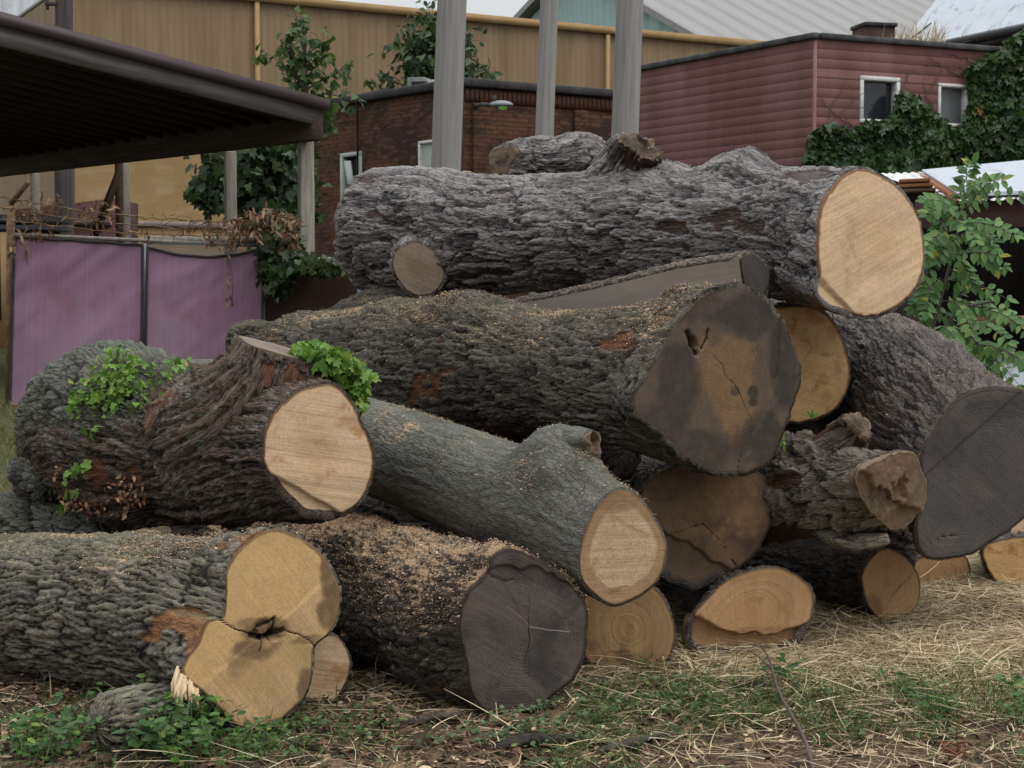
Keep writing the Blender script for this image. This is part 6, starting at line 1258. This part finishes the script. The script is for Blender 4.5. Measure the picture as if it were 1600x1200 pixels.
mb = MB(); mb.tube([P(1416, 66, 24.5), P(1440, 48, 24.4), P(1455, 36, 24.4)], .012, 5); mb.build('stalk', M_deadst, gp)
ww = thing('white_warehouse', (P(40, 300, 60)[0], 60, .4), 'white ribbed metal warehouse beyond the open shed roof', 'warehouse')
a, b = P(-200, 300, 55), P(119.5, 300, 60); mb = MB(); mb.wall(a[:2], b[:2], .3, 13.5); mb.wall(b[:2], b[:2]+np.array([-3, 16]), .3, 13.5); mb.wall(b[:2]+np.array([-3, 16]), a[:2]+np.array([-3, 16]), .3, 13.5); mb.wall(a[:2]+np.array([-3, 16]), a[:2], .3, 13.5); mb.build('wall', M_wwall, ww)
mb = MB(); mb.add([[*a[:2], 13.4], [*b[:2], 13.4], [*(b[:2]+np.array([-3, 16])), 13.4], [*(a[:2]+np.array([-3, 16])), 13.4]], [[0, 1, 2, 3]]); mb.build('roof', M_groof, ww)
sp = P(14, 0, 54); mb = MB(); mb.box([sp[0], sp[1], 6.5], [.22, 0, 0], [0, .2, 0], [0, 0, 6.3], .02); o = mb.build('steel_column', simple('pale_steel', (.42, .44, .46), (.5, .52, .54), 2), None); tag(o, 'pale steel column in front of the white ribbed warehouse', 'column')

# ---------------- lean-to ----------------
lt = thing('lean_to', (P(1520, 300, 14)[0], 14, .38), 'dark open lean-to with a white sheet-metal roof behind the green sapling', 'shed')
f0, f1, b1, b0 = P(1497, 302, 13.4), P(1760, 292, 13.9), P(1760, 235, 17.2), P(1440, 265, 16.8)
lo = np.array([0, 0, -.03])
mb = MB(); mb.quad(f0, f1, b1, b0); mb.quad(b0+lo, b1+lo, f1+lo, f0+lo); mb.quad(f0+lo, f1+lo, f1, f0); mb.quad(b0+lo, f0+lo, f0, b0); mb.build('roof', M_wsheet, lt)
mb = MB(); a = f0+np.array([0, .03, -.06]); dd_ = unit(b0-f0); mb.box((f0+b0)/2+np.array([-.03, 0, -.07]), (b0-f0)/2, np.cross(dd_, [0, 0, 1])*.035, [0, 0, .05]); mb.build('edge_board', simple('orange_brown_board', (.20, .085, .035), (.29, .13, .06), 6), lt)
mb = MB(); q0, q1 = P(1432, 335, 13.45), P(1760, 330, 13.95); mb.box((q0+q1)/2, (q1-q0)/2, [0, .05, 0], [0, 0, .125], .006); mb.build('beam', simple('dark_maroon_beam', (.062, .030, .028), (.095, .048, .043), 3, (.5, 4, 1)), lt)
mb = MB(); q0, q1 = P(1500, 314, 13.3), P(1760, 306, 13.8); k = 0; L_ = np.linalg.norm(q1-q0); s = [];  
for u in np.arange(0, L_, .03): s.append(q0+(q1-q0)*u/L_+np.array([0, 0, .012*math.sin(u*2*math.pi/.085)]))
s = np.array(s); V = np.concatenate([s, s+np.array([0, 3.2, .45])]); m_ = len(s); mb.add(V, [[i, i+1, m_+i+1, m_+i] for i in range(m_-1)]); mb.build('corrugated_sheet', M_white, lt)
for px_, d2 in ((1436, 13.6), (1620, 14.0)):
    q = P(px_, 400, d2); mb = MB(); zt = P(px_, 345, d2)[2]; mb.box([q[0], q[1], (zt+.35)/2], [.06, 0, 0], [0, .06, 0], [0, 0, (zt-.35)/2], .008); mb.build('post', M_darkw, lt)
mb = MB(); a, b = np.array([P(1432, 400, 13.7)[0], 17.0]), np.array([P(1760, 400, 13.9)[0]+.6, 17.3]); mb.wall(a, b, .3, 2.75); mb.wall(np.array([a[0], 13.8]), a, .3, 2.25); mb.wall(b, np.array([b[0], 13.9]), .3, 2.3); mb.build('back_wall', simple('dark_shed_boards', (.020, .015, .013), (.035, .026, .022), 3, (8, .5, 1)), lt)
mb = MB(); q0, q1 = P(1500, 503, 13.55), P(1640, 500, 13.9); mb.box((q0+q1)/2, (q1-q0)/2, [0, .03, 0], [0, 0, .045]); mb.build('cross_rail', simple('red_brown_rail', (.13, .05, .03), (.19, .08, .045), 5), lt)
# stacked boards by its corner
mb_c = [simple('rusty_orange_plank', (.24, .10, .04), (.34, .16, .07), 5, (.5, 5, 5)), simple('brown_plank', (.11, .055, .03), (.16, .085, .05), 5, (.5, 5, 5))]
for k, (lab, y_) in enumerate((('uppermost rusty orange plank on the pile by the lean-to roof corner', 286), ('middle rusty orange plank on the pile by the lean-to roof corner', 293.5), ('lowest brown plank on the pile by the lean-to roof corner', 301))):
    q0, q1 = P(1404, y_+1, 14.3), P(1452+k*4, y_-1.5, 14.0); mb = MB(); mb.box((q0+q1)/2, (q1-q0)/2, [.08, .35, 0], [0, 0, .015], .004); o = mb.build('plank', mb_c[k == 2], None); tag(o, lab, 'plank', 'planks piled by the lean-to')
sk = thing('plank_rack', (P(1425, 320, 14.2)[0], 14.3, .38), 'dark rack carrying rusty planks beside the lean-to', 'rack'); mb = MB()
for x_ in (1408, 1448): q = P(x_, 306, 14.35); mb.box([q[0], q[1], (q[2]+.3)/2-.01], [.04, 0, 0], [0, .04, 0], [0, 0, (q[2]-.3)/2])
mb.build('leg', M_darkw, sk); mb = MB(); q0, q1 = P(1400, 308.5, 14.35), P(1458, 306.5, 14.3); mb.box((q0+q1)/2, (q1-q0)/2, [0, .25, 0], [0, 0, .03]); mb.build('shelf', M_darkw, sk)
# white panel
wp = thing('sheet_metal_barrier', (P(1580, 600, 12.4)[0], 12.4, .3), 'white metal panel standing low behind the sloping log, under the sapling leaves', 'panel'); mb = MB(); q0, q1 = P(1528, 556, 12.4), P(1680, 556, 12.5); zt = q0[2]
mb.box([(q0[0]+q1[0])/2, 12.45, (zt+.3)/2], [(q1[0]-q0[0])/2, .03, 0], [0, .02, 0], [0, 0, (zt-.3)/2], .005); mb.build('sheet', rib_mat('white_enamel_panel', (.50, .54, .60), (.60, .64, .70), .14, .35, .4), wp); mb = MB(); mb.box([(q0[0]+q1[0])/2, 12.42, zt+.012], [(q1[0]-q0[0])/2+.01, .03, 0], [0, .045, 0], [0, 0, .014], .004); mb.build('rim', M_galv, wp)

clump('leaf_litter', 'brown dead leaves and torn bark scraps caught in the lower side of the forked log', [(205, 765, 34, 30, 6.72, 110), (120, 740, 34, 34, 7.0, 110), (160, 790, 60, 14, 6.9, 120)], 'ovate', ramp_mat('torn_scraps', [(0, (.05, .022, .012)), (.6, (.16, .075, .035)), (1, (.36, .22, .12))], .05, .8), .026, 'leaf litter', M_deadst, .12, P(160, 815, 7.0))
M_splint = simple('pale_splinter', (.46, .32, .17), (.62, .46, .27), 8, (1, 20, 20), .8, .3)
for k, (lab, a, bb, d2, r) in enumerate((('longest pale splinter of fresh wood lying on the back of the topmost log', (700, 272), (752, 279), 9.0, .012), ('short curled pale splinter beside the longest one on the topmost log', (712, 276), (738, 270), 8.95, .007), ('torn brown bark strip standing up from the topmost log beside its broken knob', (1040, 300), (1080, 258), 8.3, .016))):
    l = np.array([P(a[0]+(bb[0]-a[0])*u, a[1]+(bb[1]-a[1])*u-4*math.sin(3*u), d2) for u in np.linspace(0, 1, 9)]); mb = MB(); mb.tube(l, np.array([.3, .7, 1, .9, 1, .8, .7, .45, .15])*r, 6); o = mb.build('splinter', M_splint if k < 2 else B_slab, None, True); tag(o, lab, 'splinter')
    if k == 2:
        n_ = len(o.data.vertices)
        for an, vals in (('bh', .5*np.ones(n_)), ('bc', rng.random(n_)), ('bp', np.zeros(n_))): q_ = o.data.attributes.new(an, 'FLOAT', 'POINT'); q_.data.foreach_set('value', vals.astype(np.float32))
# ---------------- camera, sky, sun ----------------
cd = bpy.data.cameras.new('camera'); cam = bpy.data.objects.new('camera', cd); col.objects.link(cam)
cam.location = (0, 0, CAMZ); cam.rotation_euler = (math.pi/2-PITCH, 0, 0)
cd.sensor_width = 36; cd.lens = 36*F/1600; cd.clip_end = 2000; cd.clip_start = .1
cd.dof.use_dof = True; cd.dof.focus_distance = 6.7; cd.dof.aperture_fstop = 13
scene.camera = cam
w = bpy.data.worlds.new('World'); scene.world = w; w.use_nodes = True
nt = w.node_tree; bg = nt.nodes['Background']
SUN_EL, SUN_AZ = math.radians(60), math.radians(115)   # azimuth from +Y towards +X
sky = nt.nodes.new('ShaderNodeTexSky'); sky.sky_type = 'NISHITA'; sky.sun_disc = False
sky.sun_elevation = SUN_EL; sky.sun_rotation = SUN_AZ; sky.air_density = 1.0; sky.dust_density = 4.0; sky.ozone_density = 1.0
hs = nt.nodes.new('ShaderNodeHueSaturation'); hs.inputs['Saturation'].default_value = .18
nt.links.new(sky.outputs[0], hs.inputs['Color'])
# overcast: even grey-white cloud, three times brighter overhead than at the horizon
tc = nt.nodes.new('ShaderNodeTexCoord'); sx = nt.nodes.new('ShaderNodeSeparateXYZ'); nt.links.new(tc.outputs['Generated'], sx.inputs[0])
mr = nt.nodes.new('ShaderNodeMapRange'); nt.links.new(sx.outputs[2], mr.inputs[0])
for k_, v_ in enumerate((0.0, 1.0, .62, 1.75)): mr.inputs[k_+1].default_value = v_
mx = nt.nodes.new('ShaderNodeMix'); mx.data_type = 'RGBA'; mx.inputs[0].default_value = .75; nt.links.new(hs.outputs[0], mx.inputs[6]); mx.inputs[7].default_value = (6.5, 6.75, 6.95, 1)
ml = nt.nodes.new('ShaderNodeVectorMath'); ml.operation = 'SCALE'; nt.links.new(mx.outputs[2], ml.inputs[0]); nt.links.new(mr.outputs[0], ml.inputs['Scale'])
nt.links.new(ml.outputs[0], bg.inputs['Color']); bg.inputs['Strength'].default_value = .13
sd_ = bpy.data.lights.new('sun', 'SUN'); sun = bpy.data.objects.new('sun', sd_); col.objects.link(sun)
sd_.energy = 1.0; sd_.angle = math.radians(50); sd_.color = (1, .97, .93)
dv = Vector((math.sin(SUN_AZ)*math.cos(SUN_EL), math.cos(SUN_AZ)*math.cos(SUN_EL), math.sin(SUN_EL)))
sun.rotation_euler = dv.to_track_quat('Z', 'Y').to_euler()
scene.view_settings.view_transform = 'Standard'; scene.view_settings.look = 'None'; scene.view_settings.exposure = 0.22; scene.view_settings.gamma = 1
scene.render.engine = 'CYCLES'; scene.cycles.max_bounces = 5; scene.cycles.diffuse_bounces = 2; scene.cycles.use_adaptive_sampling = True; scene.cycles.adaptive_threshold = .025; scene.cycles.transparent_max_bounces = 8
